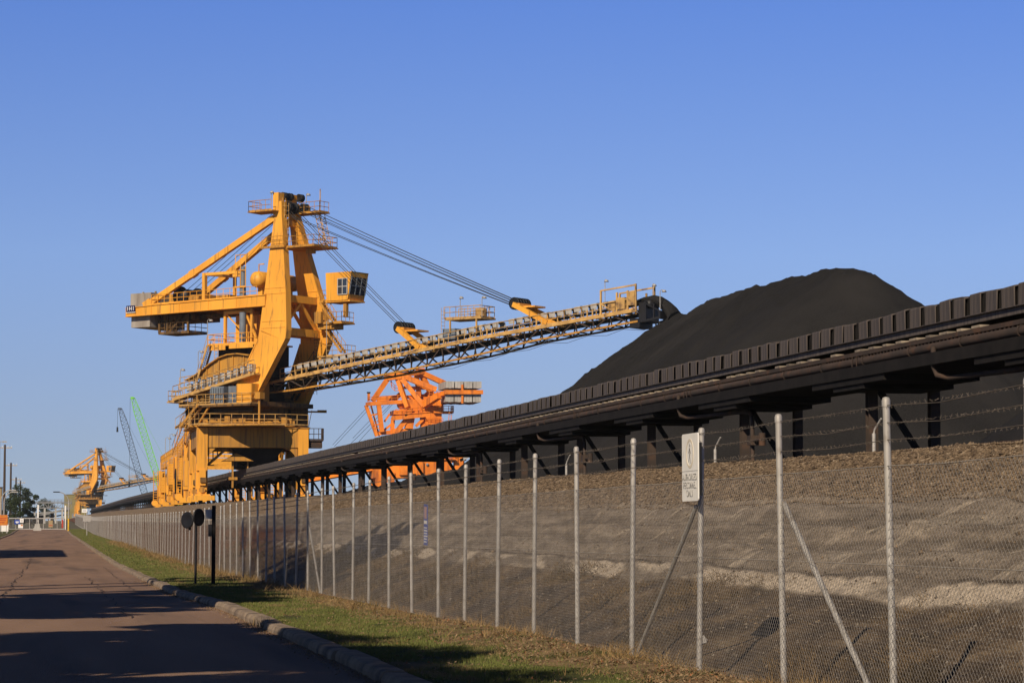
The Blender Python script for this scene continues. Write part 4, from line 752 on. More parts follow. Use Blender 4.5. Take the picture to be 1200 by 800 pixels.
mb = sub(); mb.lathe([(0, -3.1), (.45, -3.0), (.8, -2.7), (.88, -2.3), (.88, 3.2), (.8, 3.6), (.45, 3.9), (0, 4.0)], (2.5, 0, 23.6), 'y', 24); mb.box(2.2, 2.8, -2.0, -1.6, 21.5, 22.8); mb.box(2.2, 2.8, 2.6, 3.0, 21.5, 22.8); mb.tube([(2.5, -2.2, 24.4), (2.5, -2.2, 25.2), (3.2, -2.2, 25.2)], .07, 6); mb.build('oil_tank', YEL, st)
mb = sub(); mb.box(-11.6, -7.2, -2.2, .8, 18.45, 18.6); mb.rail([(-11.6, -2.2, 18.6), (-7.2, -2.2, 18.6), (-7.2, .8, 18.6)], 1.05, .9, .04)
for u in (-11.5, -10.4, -7.4): mb.beam((u, -2.1, 18.6), (u, -2.1, 20.5), .22)
mb.stair((-10.2, -1.6, 18.6), (-8.4, -1.6, 20.4), .8); mb.box(-11.6, -7.0, -1.8, 2.6, 19.9, 20.5); mb.box(-7.0, -1.0, -.6, .4, 20.1, 20.45); mb.build('underslung_platform', GRIME_SHADE, st)
# control tower between the legs and the counterweight arm
mb = sub(); 
for u in (-1.9, 1.8):
    for v in (-2.4, 1.5): mb.beam((u, v, 16.9), (u, v, 20.5), .28)
for v in (-2.4, 1.5): mb.beam((-2.0, v, 20.3), (1.9, v, 20.3), .3); mb.beam((-1.8, v, 20.2), (0.3, v, 18.4), .12); mb.beam((0.9, v, 20.2), (2.6, v, 17.1), .2)
mb.box(-1.5, 1.5, -1.2, 1.3, 16.9, 20.1); mb.build('transfer_tower', YEL, st)
mb = sub(); mb.box(-3.6, 3.2, -3.4, 2.6, 16.75, 16.9); mb.rail([(-3.5, 1.0, 16.9), (-3.5, -3.3, 16.9), (3.0, -3.3, 16.9)], 1.1, .9, .04); mb.box(-3.2, -1.0, -3.42, -3.38, 16.3, 16.75); mb.box(-.5, 2.8, -3.42, -3.38, 16.4, 16.75); mb.build('tower_platform', YEL, st)
mb = sub(); mb.box(-3.0, 3.0, -2.2, 2.2, 14.6, 16.75); mb.box(-2.4, 2.6, -2.0, 2.0, 11.0, 14.6); mb.build('discharge_hopper', DARK, st)
sub().tube([(.8, -2.75, 16.95), (.8, -2.75, 20.2)], .36, 12).build('corrugated_duct', GREYP, st)
lamp(st, MS, (-3.6, -3.3, 16.9), 2.6, (.5, 0, 0)); lamp(st, MS, (-4.6, -3.6, 13.4), 2.8, (.5, 0, 0)); lamp(st, MS, (-6.0, -4.8, 12.4), 1.9, (.3, .1, 0))
# curved feed gallery
mb = sub(); prof = [(-6.2, 13.2), (-5.2, 13.55), (-4.0, 14.1), (-2.8, 14.85), (-1.6, 15.4), (-.4, 15.7), (1.0, 15.75), (2.6, 15.5)]
for a, b in zip(prof[:-1], prof[1:]):
    mb.add([(a[0], -3.9, a[1]), (b[0], -3.9, b[1]), (b[0], -2.4, b[1]), (a[0], -2.4, a[1]), (a[0], -3.9, a[1] + .12), (b[0], -3.9, b[1] + .12), (b[0], -2.4, b[1] + .12), (a[0], -2.4, a[1] + .12)], [(0, 3, 2, 1), (4, 5, 6, 7), (0, 1, 5, 4), (1, 2, 6, 5), (2, 3, 7, 6), (3, 0, 4, 7)])
mb.prism([(-4.6, 13.0), (-4.0, 14.05), (-2.8, 14.8), (-1.6, 15.35), (-.4, 15.65), (1.0, 15.7), (2.6, 15.4), (2.6, 13.6), (-1, 13.2)], lambda a, b: (a, -3.5, b), lambda a, b: (a, -2.6, b))
for u in (-3.4, -1.7, 0.2, 1.7): mb.box(u - .06, u + .06, -3.62, -3.5, 13.2, float(np.interp(u, [q[0] for q in prof], [q[1] for q in prof])))
mb.build('feed_gallery', YELD, st)
mb = sub()
for k in range(10):
    u = -5.0 + k * .92; z = 11.4 + .215 * (u + 5.2); mb.box(u, u + .62, -4.9, -4.2, z + .55, z + 1.35)
mb.build('gallery_cover', HOODG, st)
mb = sub(); mb.beam((-6.6, -4.7, 11.1), (4.6, -4.7, 13.5), 1.2, .16); mb.beam((-6.6, -5.3, 11.15), (4.6, -5.3, 13.55), .12, .28); mb.rail([(-6.6, -5.3, 11.2), (4.6, -5.3, 13.6)], 1.35, .8, .045); mb.rail([(-7.6, -4.4, 11.0), (-7.6, -3.0, 11.0)], 1.1, .7, .04); mb.box(-7.7, -5.4, -5.0, -2.6, 10.85, 11.0); mb.rail([(-7.6, -4.9, 11.0), (-5.6, -4.9, 11.0)], 1.1, .9, .04); mb.rail([(-6.4, -4.5, 12.3), (-4.4, -4.5, 12.5)], 1.2, .6, .04); mb.build('gallery_walkway', BOOMY, st)
mb = sub(); mb.box(-5.5, -4.6, -4.2, -3.4, 8.2, 10.9); mb.box(-6.2, -5.3, -3.4, 2, 8.2, 10.7); mb.tube([(-5.2, -4.6, 8.3), (-5.2, -4.6, 11.0)], .16, 8); mb.build('support_column', GRIME_SHADE, st)
# operator cab
cab = sub(); cab.loft([[(8.25, 1.9, 21.35), (11.05, 1.9, 21.35), (11.05, 4.7, 21.35), (8.25, 4.7, 21.35)], [(8.25, 1.9, 22.0), (11.2, 1.9, 22.0), (11.2, 4.7, 22.0), (8.25, 4.7, 22.0)], [(8.2, 1.85, 24.15), (11.6, 1.85, 24.15), (11.6, 4.75, 24.15), (8.2, 4.75, 24.15)], [(8.2, 1.85, 24.3), (11.65, 1.85, 24.3), (11.65, 4.75, 24.3), (8.2, 4.75, 24.3)]]); cab.box(8.0, 11.3, 2.0, 4.6, 21.2, 21.35); cab = cab.build('operator_cab', YEL, st)
for (z0, z1), (u0, u1) in (((21.95, 23.6), (9.85, 11.1)),):
    w_ = sub(); w_.box(u0, u1, 1.82, 1.86, z0, z1); w_ = w_.build('window', GLASS, cab); f_ = sub()
    for u in (u0, (u0 + u1) / 2, u1): f_.box(u - .04, u + .04, 1.77, 1.83, z0, z1)
    for z in (z0, (z0 + z1) / 2, z1): f_.box(u0, u1, 1.775, 1.825, z - .04, z + .04)
    f_.build('window_frame', HOODG, w_)
w_ = sub(); w_.add([(11.24, 2.0, 21.95), (11.24, 4.6, 21.95), (11.57, 4.6, 23.75), (11.57, 2.0, 23.75), (11.20, 2.0, 21.95), (11.20, 4.6, 21.95), (11.53, 4.6, 23.75), (11.53, 2.0, 23.75)], [(0, 1, 2, 3), (4, 7, 6, 5), (0, 4, 5, 1), (1, 5, 6, 2), (2, 6, 7, 3), (3, 7, 4, 0)]); w_ = w_.build('window', GLASS, cab); f_ = sub()
for v in (2.0, 2.9, 3.75, 4.6): f_.beam((11.25, v, 21.95), (11.58, v, 23.75), .09)
f_.beam((11.41, 2.0, 22.85), (11.41, 4.6, 22.85), .07); f_.build('window_frame', GREYP, w_)
mb = sub(); mb.box(7.0, 8.4, 2.4, 4.2, 21.3, 21.5); mb.rail([(7.6, 1.95, 21.4), (8.3, 1.95, 21.4)], 1.1, .5, .035); mb.box(10.2, 10.6, 2.3, 2.7, 19.6, 21.0); mb.build('cab_support', YELD, st)
mb = sub(); mb.box(7.3, 10.6, 1.6, 3.8, 18.9, 19.05); mb.box(7.2, 9.4, 1.8, 3.4, 18.4, 18.9); mb.rail([(7.6, 1.65, 19.05), (10.5, 1.65, 19.05), (10.5, 3.7, 19.05)], 1.1, .7, .035); mb.stair((7.6, 2.0, 21.2), (9.3, 2.0, 19.1), .7); mb.stair((8.0, 2.4, 18.4), (10.2, 2.4, 15.9), .7); mb.box(7.2, 8.1, 1.2, 1.6, 19.0, 20.2); mb.build('cab_platform', YELD, st)
mb = sub(); mb.box(7.8, 11.4, 1.0, 3.2, 15.4, 15.55); mb.rail([(9.0, 1.05, 15.5), (11.3, 1.05, 15.5), (11.3, 3.0, 15.5)], 1.1, .7, .035); mb.build('boom_landing', BOOMY, st); lamp(st, MS, (8.9, 1.2, 15.5), 3.6, (.5, 0, 0))
# boom
BU = [3.2, 17.5, 30.2, 50.5]; BZc = [12.70, 14.60, 16.2, 18.33]
def bz(u): return float(np.interp(u, BU, BZc))
LU = [3.2, 6.5, 18, 25.8, 30.5, 36.2, 48.2]; LZ = [11.75, 11.95, 13.1, 14.1, 14.75, 15.75, 17.1]
def lz(u): return float(np.interp(u, LU, LZ))
mb = sub(); us = np.linspace(3.2, 48.4, 30)
for v in (-1.6, 1.6):
    for a, b in zip(us[:-1], us[1:]): mb.beam((a, v, bz(a)), (b, v, bz(b)), .2, .24)
for a in us: mb.beam((a, -1.6, bz(a)), (a, 1.6, bz(a)), .14)
boom = mb.build('boom', BOOMY, st)
for v in (-1.2, 1.2):
    mb = sub()
    for a, b in zip(us[:-1], us[1:]): mb.beam((a, v, lz(a)), (b, v, lz(b)), .15, .18)
    mb.build('lower_chord', YELD, boom)
mb = sub(); pan = np.linspace(4, 47.5, 23)
for v in (-1, 1):
    for i, (a, b) in enumerate(zip(pan[:-1], pan[1:])):
        mb.beam((a, v * 1.55, bz(a)), (a, v * 1.2, lz(a)), .10); p, q = (a, b) if i % 2 else (b, a); mb.beam((p, v * 1.55, bz(p)), (q, v * 1.2, lz(q)), .12)
for i, (a, b) in enumerate(zip(pan[:-1], pan[1:])):
    mb.beam((a, -1.2, lz(a)), (a, 1.2, lz(a)), .08); s_ = 1.2 if i % 2 else -1.2; mb.beam((a, s_, lz(a)), (b, -s_, lz(b)), .07)
mb.build('truss_web', RUST, boom)
mb = sub()
for a, b in zip(us[:-1], us[1:]): mb.beam((a, 0, bz(a) - .30), (b, 0, bz(b) - .30), 1.7, .05); mb.beam((a, 0, bz(a) + .75), (b, 0, bz(b) + .75), 1.25, .06); mb.beam((a, 0, lz(a) * .35 + bz(a) * .65), (b, 0, lz(b) * .35 + bz(b) * .65), 1.2, .05)
mb.build('belt', BELT, boom)
mb = sub()
for v in (-1.62, 1.62):
    P_ = [(u, v, bz(u) + .12) for u in np.linspace(5.0, 48.2, 12)]; mb.rail(P_, 1.12, 1.95, .042)
    for i, u in enumerate(np.arange(5.6, 47, 1.95)):
        if i % 3 == 0: mb.beam((u, v, bz(u) + .1), (u + .55, v * .8, bz(u) + .65), .09); mb.beam((u + 1.1, v, bz(u + 1.1) + .1), (u + .55, v * .8, bz(u) + .65), .09)
        elif i % 3 == 1: mb.box(u + .3, u + .42, v - .05, v + .05, bz(u) + .1, bz(u) + .9); mb.box(u + .9, u + 1.02, v - .05, v + .05, bz(u) + .1, bz(u) + .9)
for u in np.linspace(5, 48, 30): 
    for v in (-.85, .85): mb.beam((u, v, bz(u) - .1), (u, v, bz(u) + .8), .09)
mb.build('handrail', BOOMY, boom)
k = 0; proto = None
for u in np.arange(7.0, 45.6, 0.955):
    if 32.2 < u < 33.0: continue
    if proto is None:
        m_ = MB(rotm('Z', -45)); m_.prism([(-.62, .05), (-.66, .46), (-.55, .56), (0, .64), (.55, .56), (.66, .46), (.62, .05), (.59, .05), (.62, .44), (0, .60), (-.62, .44), (-.59, .05)], lambda a, b: (-.345, a, b), lambda a, b: (.345, a, b)); o = proto = m_.build('cover_hood', HOODG, boom)
    else: o = proto.copy(); COL.objects.link(o); o.parent = boom
    p = MS @ Vector((u, -.25, bz(u) + .92 + random.uniform(-.03, .03))); o.location = p; o.rotation_euler = (Matrix.Rotation(R(-45), 3, 'Z') @ Matrix.Rotation(R(-6.5 + random.uniform(-2, 2)), 3, 'Y') @ Matrix.Rotation(R(45), 3, 'Z')).to_euler(); k += 1
mb = sub()   # service platform part way along
mb.box(26.0, 30.4, -1.4, 1.2, 18.25, 18.4); mb.rail([(25.9, -1.4, 18.4), (30.3, -1.4, 18.4), (30.3, 1.1, 18.4)], 1.15, .75, .04); mb.rail([(25.9, 1.1, 18.4), (30.3, 1.1, 18.4)], 1.15, .75, .04); mb.beam((26.6, -1.3, bz(26.6) + 1.2), (26.6, -1.3, 18.3), .14); mb.beam((29.8, -1.3, bz(29.8) + .6), (29.8, -1.3, 18.3), .14); mb.ladder((25.8, -1.4, 17.0), (25.8, -1.4, 19.5), .6, (0, 1, 0)); mb.box(28.6, 29.6, .2, .8, 18.4, 19.4); mb.build('service_platform', BOOMY, boom)
lamp(boom, MS, (27.9, -1.4, 18.4), 2.0, (.15, 0, 0)); lamp(boom, MS, (30.4, -1.2, 18.4), 1.9, (.3, 0, 0)); lamp(boom, MS, (45.0, -1.6, 19.0), 2.1, (.1, .1, 0)); lamp(boom, MS, (48.6, 1.2, 18.5), 2.2, (.2, 0, 0)); lamp(boom, MS, (50.9, -1.25, 17.9), 1.9, (.45, 0, 0))
sub().box(25.6, 27.1, -1.2, .4, bz(26) + .7, bz(26) + 1.75).build('belt_scale_box', GREYP, boom)
for (u0, z0, uf) in ((19.9, 17.75, 23.0), (34.1, 19.45, 38.4)):
    pf = sub()
    for v in (-1.5, 1.5): pf.beam((u0, v * .72, z0), (uf, v, bz(uf) + .35), .42, .46); pf.add([(uf - 1, v - .1, bz(uf - 1) + .2), (uf + 1.1, v - .1, bz(uf + 1.1) + .2), (uf + .2, v - .1, bz(uf) + .75), (uf - 1, v + .1, bz(uf - 1) + .2), (uf + 1.1, v + .1, bz(uf + 1.1) + .2), (uf + .2, v + .1, bz(uf) + .75)], [(0, 1, 2), (3, 5, 4), (0, 3, 4, 1), (1, 4, 5, 2), (2, 5, 3, 0)])
    pf.beam((u0 + .5, -1.0, z0 - .1), (u0 + .5, 1.0, z0 - .1), .4); pf.box(u0 + .2, u0 + 2.4, -.95, .95, z0 - .35, z0 - .2); pf = pf.build('pulley_frame', YEL, boom)
    for v in (-.85, -.4, .1, .55, .95): s_ = sub(); s_.lathe([(0, -.12), (.5, -.12), (.62, -.16), (.54, 0), (.62, .16), (.5, .12), (0, .12)], (u0, v, z0 + .1), 'y', 18); s_.build('sheave', BLACK, pf)
mb = sub()   # head frame at the boom tip
for v in (-1.7, 1.7):
    mb.beam((44.6, v, bz(44.6)), (48.6, v, bz(48.6)), .18, .3)
    for u in (44.6, 46.4, 47.6, 48.5): mb.beam((u, v, bz(u)), (u, v, bz(u) + (2.5 if u in (44.6, 48.5) else 2.0)), .16)
    mb.beam((44.6, v, bz(44.6) + 2.45), (48.5, v, bz(48.5) + 2.4), .14); mb.beam((44.6, v, bz(44.6) + 1.2), (48.5, v, bz(48.5) + 1.2), .12); mb.beam((44.6, v, bz(44.6) + 1.2), (46.4, v, bz(46.4)), .1)
mb.box(46.5, 47.3, -1.78, -1.4, 18.3, 19.4); mb.box(47.7, 48.4, -1.8, -1.5, 18.6, 19.9); mb.box(45.3, 46.1, -1.6, -1.2, 18.2, 19.0); mb.build('head_frame', BOOMY, boom)
mb = sub(); mb.lathe([(0, -.8), (.45, -.8), (.45, .8), (0, .8)], (49.2, 0, 18.75), 'y', 20); mb.box(48.5, 49.3, -1.2, 1.2, 17.0, 18.9); mb.box(47.5, 48.6, -1.2, 1.2, 16.5, 17.4); mb.beam((49.2, -1.2, 17.1), (51.0, -1.2, 17.4), .2); mb.beam((49.2, 1.2, 17.1), (51.0, 1.2, 17.4), .2); mb.box(50.1, 50.25, -1.25, -1.1, 17.2, 18.7); mb.box(50.8, 51.0, -1.4, 1.4, 17.2, 18.0); mb.beam((49.2, -1.25, 18.8), (51.0, -1.25, 17.9), .12); mb.tube([(50.4, -1.2, 16.9), (50.4, -1.2, 14.6)], .07, 6); mb.build('discharge_head', BLACK, boom)
mb = sub()
for u in (6.0, 13.5, 20, 26, 32.5, 40.5, 44.5): pass
P_ = []
for u in (24, 28.5, 33, 37.5, 42, 46, 50):
    z = lz(u); mb.tube([(u, -1.3, z), (u + 1.2, -1.9, z - .25), (u + 1.25, -1.9, z - .5)], .03, 4, False); P_ += [(u + 1.25, -1.9, z - .5), (u + 3.4, -1.9, lz(u + 3.4) - .95)]
mb.tube(P_[:-1], .02, 4, False); mb.build('hanging_cable', ROPE, boom)
# ropes
def ropes(name, pairs, r=.038): 
    for a, b in pairs:
        a, b = Vector(a), Vector(b); L = (b - a).length; pts = [a.lerp(b, t) - Vector((0, 0, L * .004 * 4 * t * (1 - t))) for t in np.linspace(0, 1, 7)]; sub().tube(pts, r, 5, False).build(name, ROPE, st)
ropes('hoist_rope', [((5.2, v, 31.9 + dz), (33.9, v * .8, 19.75 + dz * .25)) for v, dz in ((-.9, 0), (-.45, -.1), (.45, .1), (.95, 0))])
ropes('hoist_rope', [((5.6, v, 30.2 + dz), (33.8, v * .8, 19.35)) for v, dz in ((-1.0, 0), (-.6, .1), (.9, .9), (.5, .8))], .034)
ropes('stay_rope', [((5.2, v, 30.9), (19.8, v * .85, 18.1)) for v in (-1.05, -.5, .5, 1.05)], .034)
ropes('winch_rope', [((4.0, v, 31.3), (-8.5, v - .4, 23.2)) for v in (-.7, .2, 1.0)], .03)
# falling coal at the tip
mb = sub(); arc = [(47.6, 18.95, .45), (48.4, 19.2, .5), (49.3, 19.25, .6), (50.2, 18.95, .7), (50.9, 18.45, .85), (51.5, 17.8, 1.05), (51.8, 17.1, 1.4)]; rings = []
SW = MS.copy(); SW.translation = Vector((21, 262, 4.2))
mb.M = SW
for u, z, w_ in arc: rings.append([(u + .35 * w_ * 0.6 * math.sin(a), .95 * w_ * math.cos(a) + random.uniform(-.05, .05), z + .62 * w_ * math.sin(a) + random.uniform(-.05, .05)) for a in np.linspace(0, 2 * math.pi, 13)[:-1]])
mb.loft(rings); o = mb.build('coal_stream', COAL); tag(o, 'stream of black coal pouring off the boom tip onto the pile', 'falling coal', None, 'stuff')
# trailing tripper: legs, gallery and stairs standing behind the portal
tr_ = MB(); S_ = [(84, 6.4), (40, 6.4), (22, 7.2), (7.4, 8.6)]
for x in (-5.8, 4.6):
    for (ya_, za_), (yb_, zb_) in zip(S_[:-1], S_[1:]): tr_.beam((x, ya_, za_ - .3), (x, yb_, zb_ - .3), .4, .7)
    tr_.truss((x, 40, 6.1), (x, 7.4, 8.3), (x, 40, 4.6), (x, 7.4, 6.2), 9, .22)
for y in np.arange(10, 84, 6): z = float(np.interp(y, [q[0] for q in S_[::-1]] if False else [7.4, 22, 40, 84], [8.6, 7.2, 6.4, 6.4])); tr_.box(-5.8, 4.6, y - .15, y + .15, z - .6, z - .25)
tr_.build('tripper_frame', YEL, st)
for q in ((26, 38, 1.3, 5.4), (44, 58, 1.2, 5.0), (64, 80, 1.2, 4.8), (10, 17, 1.6, 5.8)): MB().box(-5.3, -4.4, q[0], q[1], q[2], q[3]).box(-5.5, -5.3, q[0] + 1, q[0] + 2.2, q[2], q[3] - .6).box(-5.5, -5.3, q[1] - 2, q[1] - 1, q[2], q[3] + .3).build('tripper_machinery', GRIME_SHADE, st)
mb = MB(); mb.rail([(-6.0, 84, 6.5), (-6.0, 40, 6.5), (-6.0, 22, 7.3), (-6.0, 7.6, 8.7)], 1.1, 2.2, .05); mb.stair((-6.4, 34, 6.4), (-6.4, 10, 8.9), .9, (1, 0, 0)); mb.rail([(-6.0, 84, 6.5), (-4.0, 84, 6.5)], 1.1, .7, .05); mb.build('tripper_handrail', YEL, st)
for y, w_, top in ((84, .9, 5.6), (62, .7, 6.2), (40, 1.0, 6.3), (20, .8, 7.4)):
    for x in (-5.8, 4.6):
        mb = MB(); mb.box(x - w_ * .5, x + w_ * .5, y - .6, y + .6, 1.0, top); mb.box(x - w_ * .62, x + w_ * .3, y - .8, y - .6, 2.0, 3.6); mb.ladder((x - .9, y - .8, 1.0), (x - .9, y - .8, top), .55, (1, 0, 0), .05); mb.beam((x, y, 2.0), (x, y - 5, top - .3), .25); L = mb.build('tripper_leg', YEL, st)
        mb = MB(); mb.box(x - .95, x + .7, y - 2.4, y + 2.4, .5, 1.05); mb.tube([(x - 1.0, y - 1.6, 1.15), (x - 1.0, y + .2, 1.15)], .42, 10); mb.tube([(x - .8, y + .8, 1.1), (x - .8, y + 2.2, 1.1)], .38, 10); mb.build('tripper_bogie', YEL, L)
        if x < 0:
            mb = MB()
            for q in (-1.7, -.5, .7, 1.9): mb.lathe([(0, -.12), (.42, -.12), (.42, .12), (0, .12)], (x - .2, y + q, .42), 'x', 14)
            mb.build('tripper_wheels', DARK, L)
for q in ((-6.7, -5.3, 46, 49, 3.0, 5.6), (-6.6, -5.6, 68, 71, 2.4, 4.4), (-6.4, -5.2, 26, 29, 3.2, 5.8), (-6.6, -5.6, 10, 12.5, 2.2, 5.0)): MB().box(*q).box(q[0] - .03, q[0], q[2] + .3, q[3] - .3, q[4] + .2, q[5] - .3).build('tripper_cabinet', YEL, st)
mb = MB(); mb.lathe([(0, -.3), (1.5, -.3), (1.5, -.2), (.6, -.15), (.6, .15), (1.5, .2), (1.5, .3), (0, .3)], (-6.2, 33, 3.2), 'x', 20); mb.build('cable_reel', DARK, st)
for y in (70, 58, 34, 24): lamp(st, None, (-6.0, y, 7.0 if y > 40 else 7.6), 2.6, (.55, 0, 0))
# the second stacker, far down the same rails
st2 = copy_tree(st); st2.location = (19.3, 1210, 8.25)
tag(st2, 'second yellow coal stacker, tiny in the distance beyond the gate', 'stacker')
for c in st2.children:
    pass

# ------------------------------------------------------------------ the orange reclaimer behind the conveyor
rc = thing('bucket_reclaimer', 'bright orange reclaimer with pale concrete counterweights behind the dark conveyor', 'reclaimer', (75, 517, 5.5))
def px(x, y): return ((x - 480) / 5.53, (621 - y) / 5.53 - 3.87)          # measured heights and offsets, metres from the machine's base
def ob(mb, a, b, w, ya=0.0, yb=None, h=None):
    pa, pb = px(*a), px(*b); yb = ya if yb is None else yb
    sh = lambda p, y: (p[0] * (1 + y / 522) + 0.143 * y, y, (p[1] + 3.87) * (1 + y / 522) - 3.87); return mb.beam(sh(pa, ya), sh(pb, yb), w, h)
mb = MB(); mb.box(-8.6, 7.6, -5, 5, 7.0, 11.0); mb.box(-9.4, 8.4, -5.5, 5.5, 10.8, 11.1); mb.box(-3.5, 1.5, -5.6, -5, 7.6, 10.5); mb.box(-6.5, -4.5, -5.4, -5, 6.0, 8.2)
for x in (-7.6, 6.6):
    for y in (-4.3, 4.3): mb.box(x - .8, x + .8, y - .7, y + .7, .8, 7.0); mb.box(x - 1, x + 1, y - 2.2, y + 2.2, 0, 1)
mb.build('portal_frame', ORA, rc)
mb = MB(); mb.rail([(-9.3, -5.4, 11.1), (8.3, -5.4, 11.1)], 1.1, 1.3, .06); mb.rail([(8.3, -5.4, 11.1), (8.3, 5.4, 11.1)], 1.1, 1.3, .06); mb.box(8.4, 10.2, -4, -2, 7.6, 11.6); mb.box(9.6, 10.6, -3, -1, 8.6, 11.2); mb.build('portal_platform', ORA, rc)
for x, z in ((-3.0, 9.9), (2.4, 9.8), (5.4, 9.6)): mb = MB(); mb.lathe([(0, -.1), (.3, -.1), (.3, .2), (0, .25)], (x, -5.2, z), 'y', 10); mb.build('floodlight', STEELG, rc)
mb = MB(); mb.lathe([(3.4, 11.1), (3.4, 12.2), (2.6, 12.4), (2.6, 15.0), (3.2, 15.2), (0, 15.3)], (.5, 0, 0), 'z', 24); mb.build('slew_ring', ORA, rc)
mb = MB(); ob(mb, (475, 505), (478, 488), 1.6, -2); ob(mb, (494, 508), (493, 486), 1.5, -2); ob(mb, (460, 508), (473, 492), 1.0, -2.5); ob(mb, (484, 500), (492, 492), .6, -3); ob(mb, (500, 505), (499, 486), 1.2, 3); ob(mb, (456, 506), (457, 490), .8, -2); ob(mb, (455, 507), (500, 507), 1.6, -2, None, 1.4); mb.build('support_column', ORA, rc)
mb = MB(); 
for y0 in (-3.5, 3.5): ob(mb, (456, 491), (502, 486), .9, y0); ob(mb, (470, 487), (480, 480), .9, y0)
p = px(478, 484); mb.box(p[0] - 4, p[0] + 5, -3.6, 3.6, p[1] - .6, p[1] + .3); mb.box(p[0] - 1.5, p[0] + 2.6, -3.4, 2.0, p[1] + .3, p[1] + 2.6); mb.box(3.0, 6.0, -3.5, 3, 22.2 - 1.5, 24.2 - 1); mb.prism([(1.2, 21.6), (3.0, 18.4), (5.6, 18.4), (5.6, 22)], lambda a, b: (a, -4.0, b), lambda a, b: (a, -3.4, b)); mb.build('turntable', ORA, rc)
mb = MB(); mb.rail([(-4.2, -4.2, 20.2), (4.8, -4.2, 20.9)], 1.1, 1.1, .06); mb.rail([(2.2, -4.4, 18.4), (5.8, -4.4, 18.4)], 1.1, 1.0, .06); mb.box(2.2, 5.8, -4.5, -3.2, 18.2, 18.4); mb.rail([(3.8, -4.8, 20.9), (8.0, -4.8, 20.9), (8.0, -1, 20.9)], 1.2, 1.0, .06); mb.box(3.8, 8.0, -4.9, -1, 20.6, 20.9); mb.ladder((7.0, -4.5, 17.4), (7.4, -4.5, 20.6), .6, (1, 0, 0), .05); mb.rail([(3.0, -3.6, 24.1), (6.5, -3.6, 24.1)], 1.1, 1.0, .06); mb.build('deck_handrail', ORA, rc)
for nm, a, b, w, ya, yb in (('mast_leg', (464, 441), (493, 476), 1.0, -2.5, -3.8), ('mast_leg', (462, 444), (474, 478), .9, -2.5, -3.8), ('mast_leg', (489, 437), (505, 468), 1.0, 3, 4), ('mast_leg', (484, 438), (490, 478), .8, 3, 4), ('back_stay', (465, 440), (508, 457), 1.05, -2.6, -3.5), ('back_stay', (487, 436), (523, 452), 1.05, 2.6, 3.5), ('front_stay', (450, 446), (433, 471), .95, -2.5, -3), ('front_stay', (466, 462), (458, 470), .9, 3, 3)):
    mb = MB(); ob(mb, a, b, w, ya, yb); mb.build(nm, ORA, rc)
mb = MB(); ob(mb, (448, 444), (492, 436), 1.0, -2.5, 2.6); ob(mb, (449, 443), (466, 441), 1.5, -2.5); ob(mb, (484, 437), (494, 436), 1.4, 3); ob(mb, (470, 455), (505, 456), .6, -1, 1); ob(mb, (474, 466), (506, 463), .7, -1, 2); ob(mb, (470, 445), (496, 455), .35, 1, 1); ob(mb, (478, 463), (487, 452), .2, 0, 0); ob(mb, (486, 470), (497, 460), .25, 0, 0); ob(mb, (480, 478), (505, 474), .6, -3, 3)
for k in range(7): p = px(472 + k * 5, 478 - (k % 3) * 6); mb.box(p[0], p[0] + 1.2, -1.5, 1.5, p[1], p[1] + 1.1)
mb.build('mast_head', ORA, rc)
mb = MB(); q = [px(452, 447), px(453, 456), px(457, 460), px(465, 460), px(463, 446)]; mb.rail([(p[0], -2.6, p[1]) for p in q], 1.2, .8, .06); mb.build('head_platform', ORA, rc)
mb = MB(); ob(mb, (425, 475), (468, 472), 1.0, -3, None, .7); ob(mb, (438, 469), (462, 467), 1.0, 2, None, .9); mb.rail([(px(425, 474)[0], -3.4, px(425, 474)[1]), (px(467, 471)[0], -3.4, px(467, 471)[1])], 1.15, 1.2, .06); p = px(425, 472); mb.box(p[0], p[0] + .5, -3, -2.5, p[1], p[1] + 1.6); mb.build('front_gallery', ORA, rc)
MB().box(p[0] - .1, p[0] + .6, -3.1, -2.4, p[1] + 1.6, p[1] + 1.9).build('camera_box', BLACK, rc)
mb = MB(); ob(mb, (425, 476), (438, 512), .7, -3); ob(mb, (440, 475), (444, 507), .9, -3); ob(mb, (431, 476), (441, 512), .3, -1); ob(mb, (447, 495), (453, 486), .4, -2); ob(mb, (443, 508), (455, 498), .45, -2); ob(mb, (436, 509), (458, 507), 1.1, -2, None, .8); ob(mb, (428, 488), (441, 486), .3, -3); ob(mb, (432, 499), (443, 498), .3, -3)
mb.rail([(px(431, 505)[0], -3.4, px(431, 505)[1]), (px(442, 503)[0], -3.4, px(442, 503)[1])], 1.5, .8, .07); mb.build('front_tower', ORA, rc)
mb = MB(); ob(mb, (494, 475), (511, 464), 1.2, -4.5, -8.5, 1.3); ob(mb, (509, 464), (519, 461), .9, -6, -10, .9); ob(mb, (517, 460), (563, 459.5), .9, -10.2, None, .85); ob(mb, (505, 466), (545, 464), .9, 4, None, .8); ob(mb, (538.5, 451), (538.5, 473), .5, -10.0, None, .4); ob(mb, (500, 474), (540, 468), 1.6, 0, -6, 1.0); mb.build('counterweight_arm', ORA, rc)
for i in range(4):
    x = 6.95 + i * 1.93 - 1.4
    for z0, z1, dx in ((26.2 - .6, 27.0, 0), (22.7, 24.5, -.1)):
        mb = MB(); 
        for j in range(3): mb.box(x + j * .58 + dx, x + j * .58 + .55 + dx, -9.9, -1.5 + 2, z0 - (.05 if j == 1 else 0), z1)
        mb.build('concrete_counterweight', CONCR, rc)
mb = MB(); mb.beam((-8, 0, 9.5), (-22, 14, 7.0), 2.0, 1.8); mb.beam((-8, 0, 11.2), (-22, 14, 8.6), .5); mb.build('bucket_boom', ORA, rc)
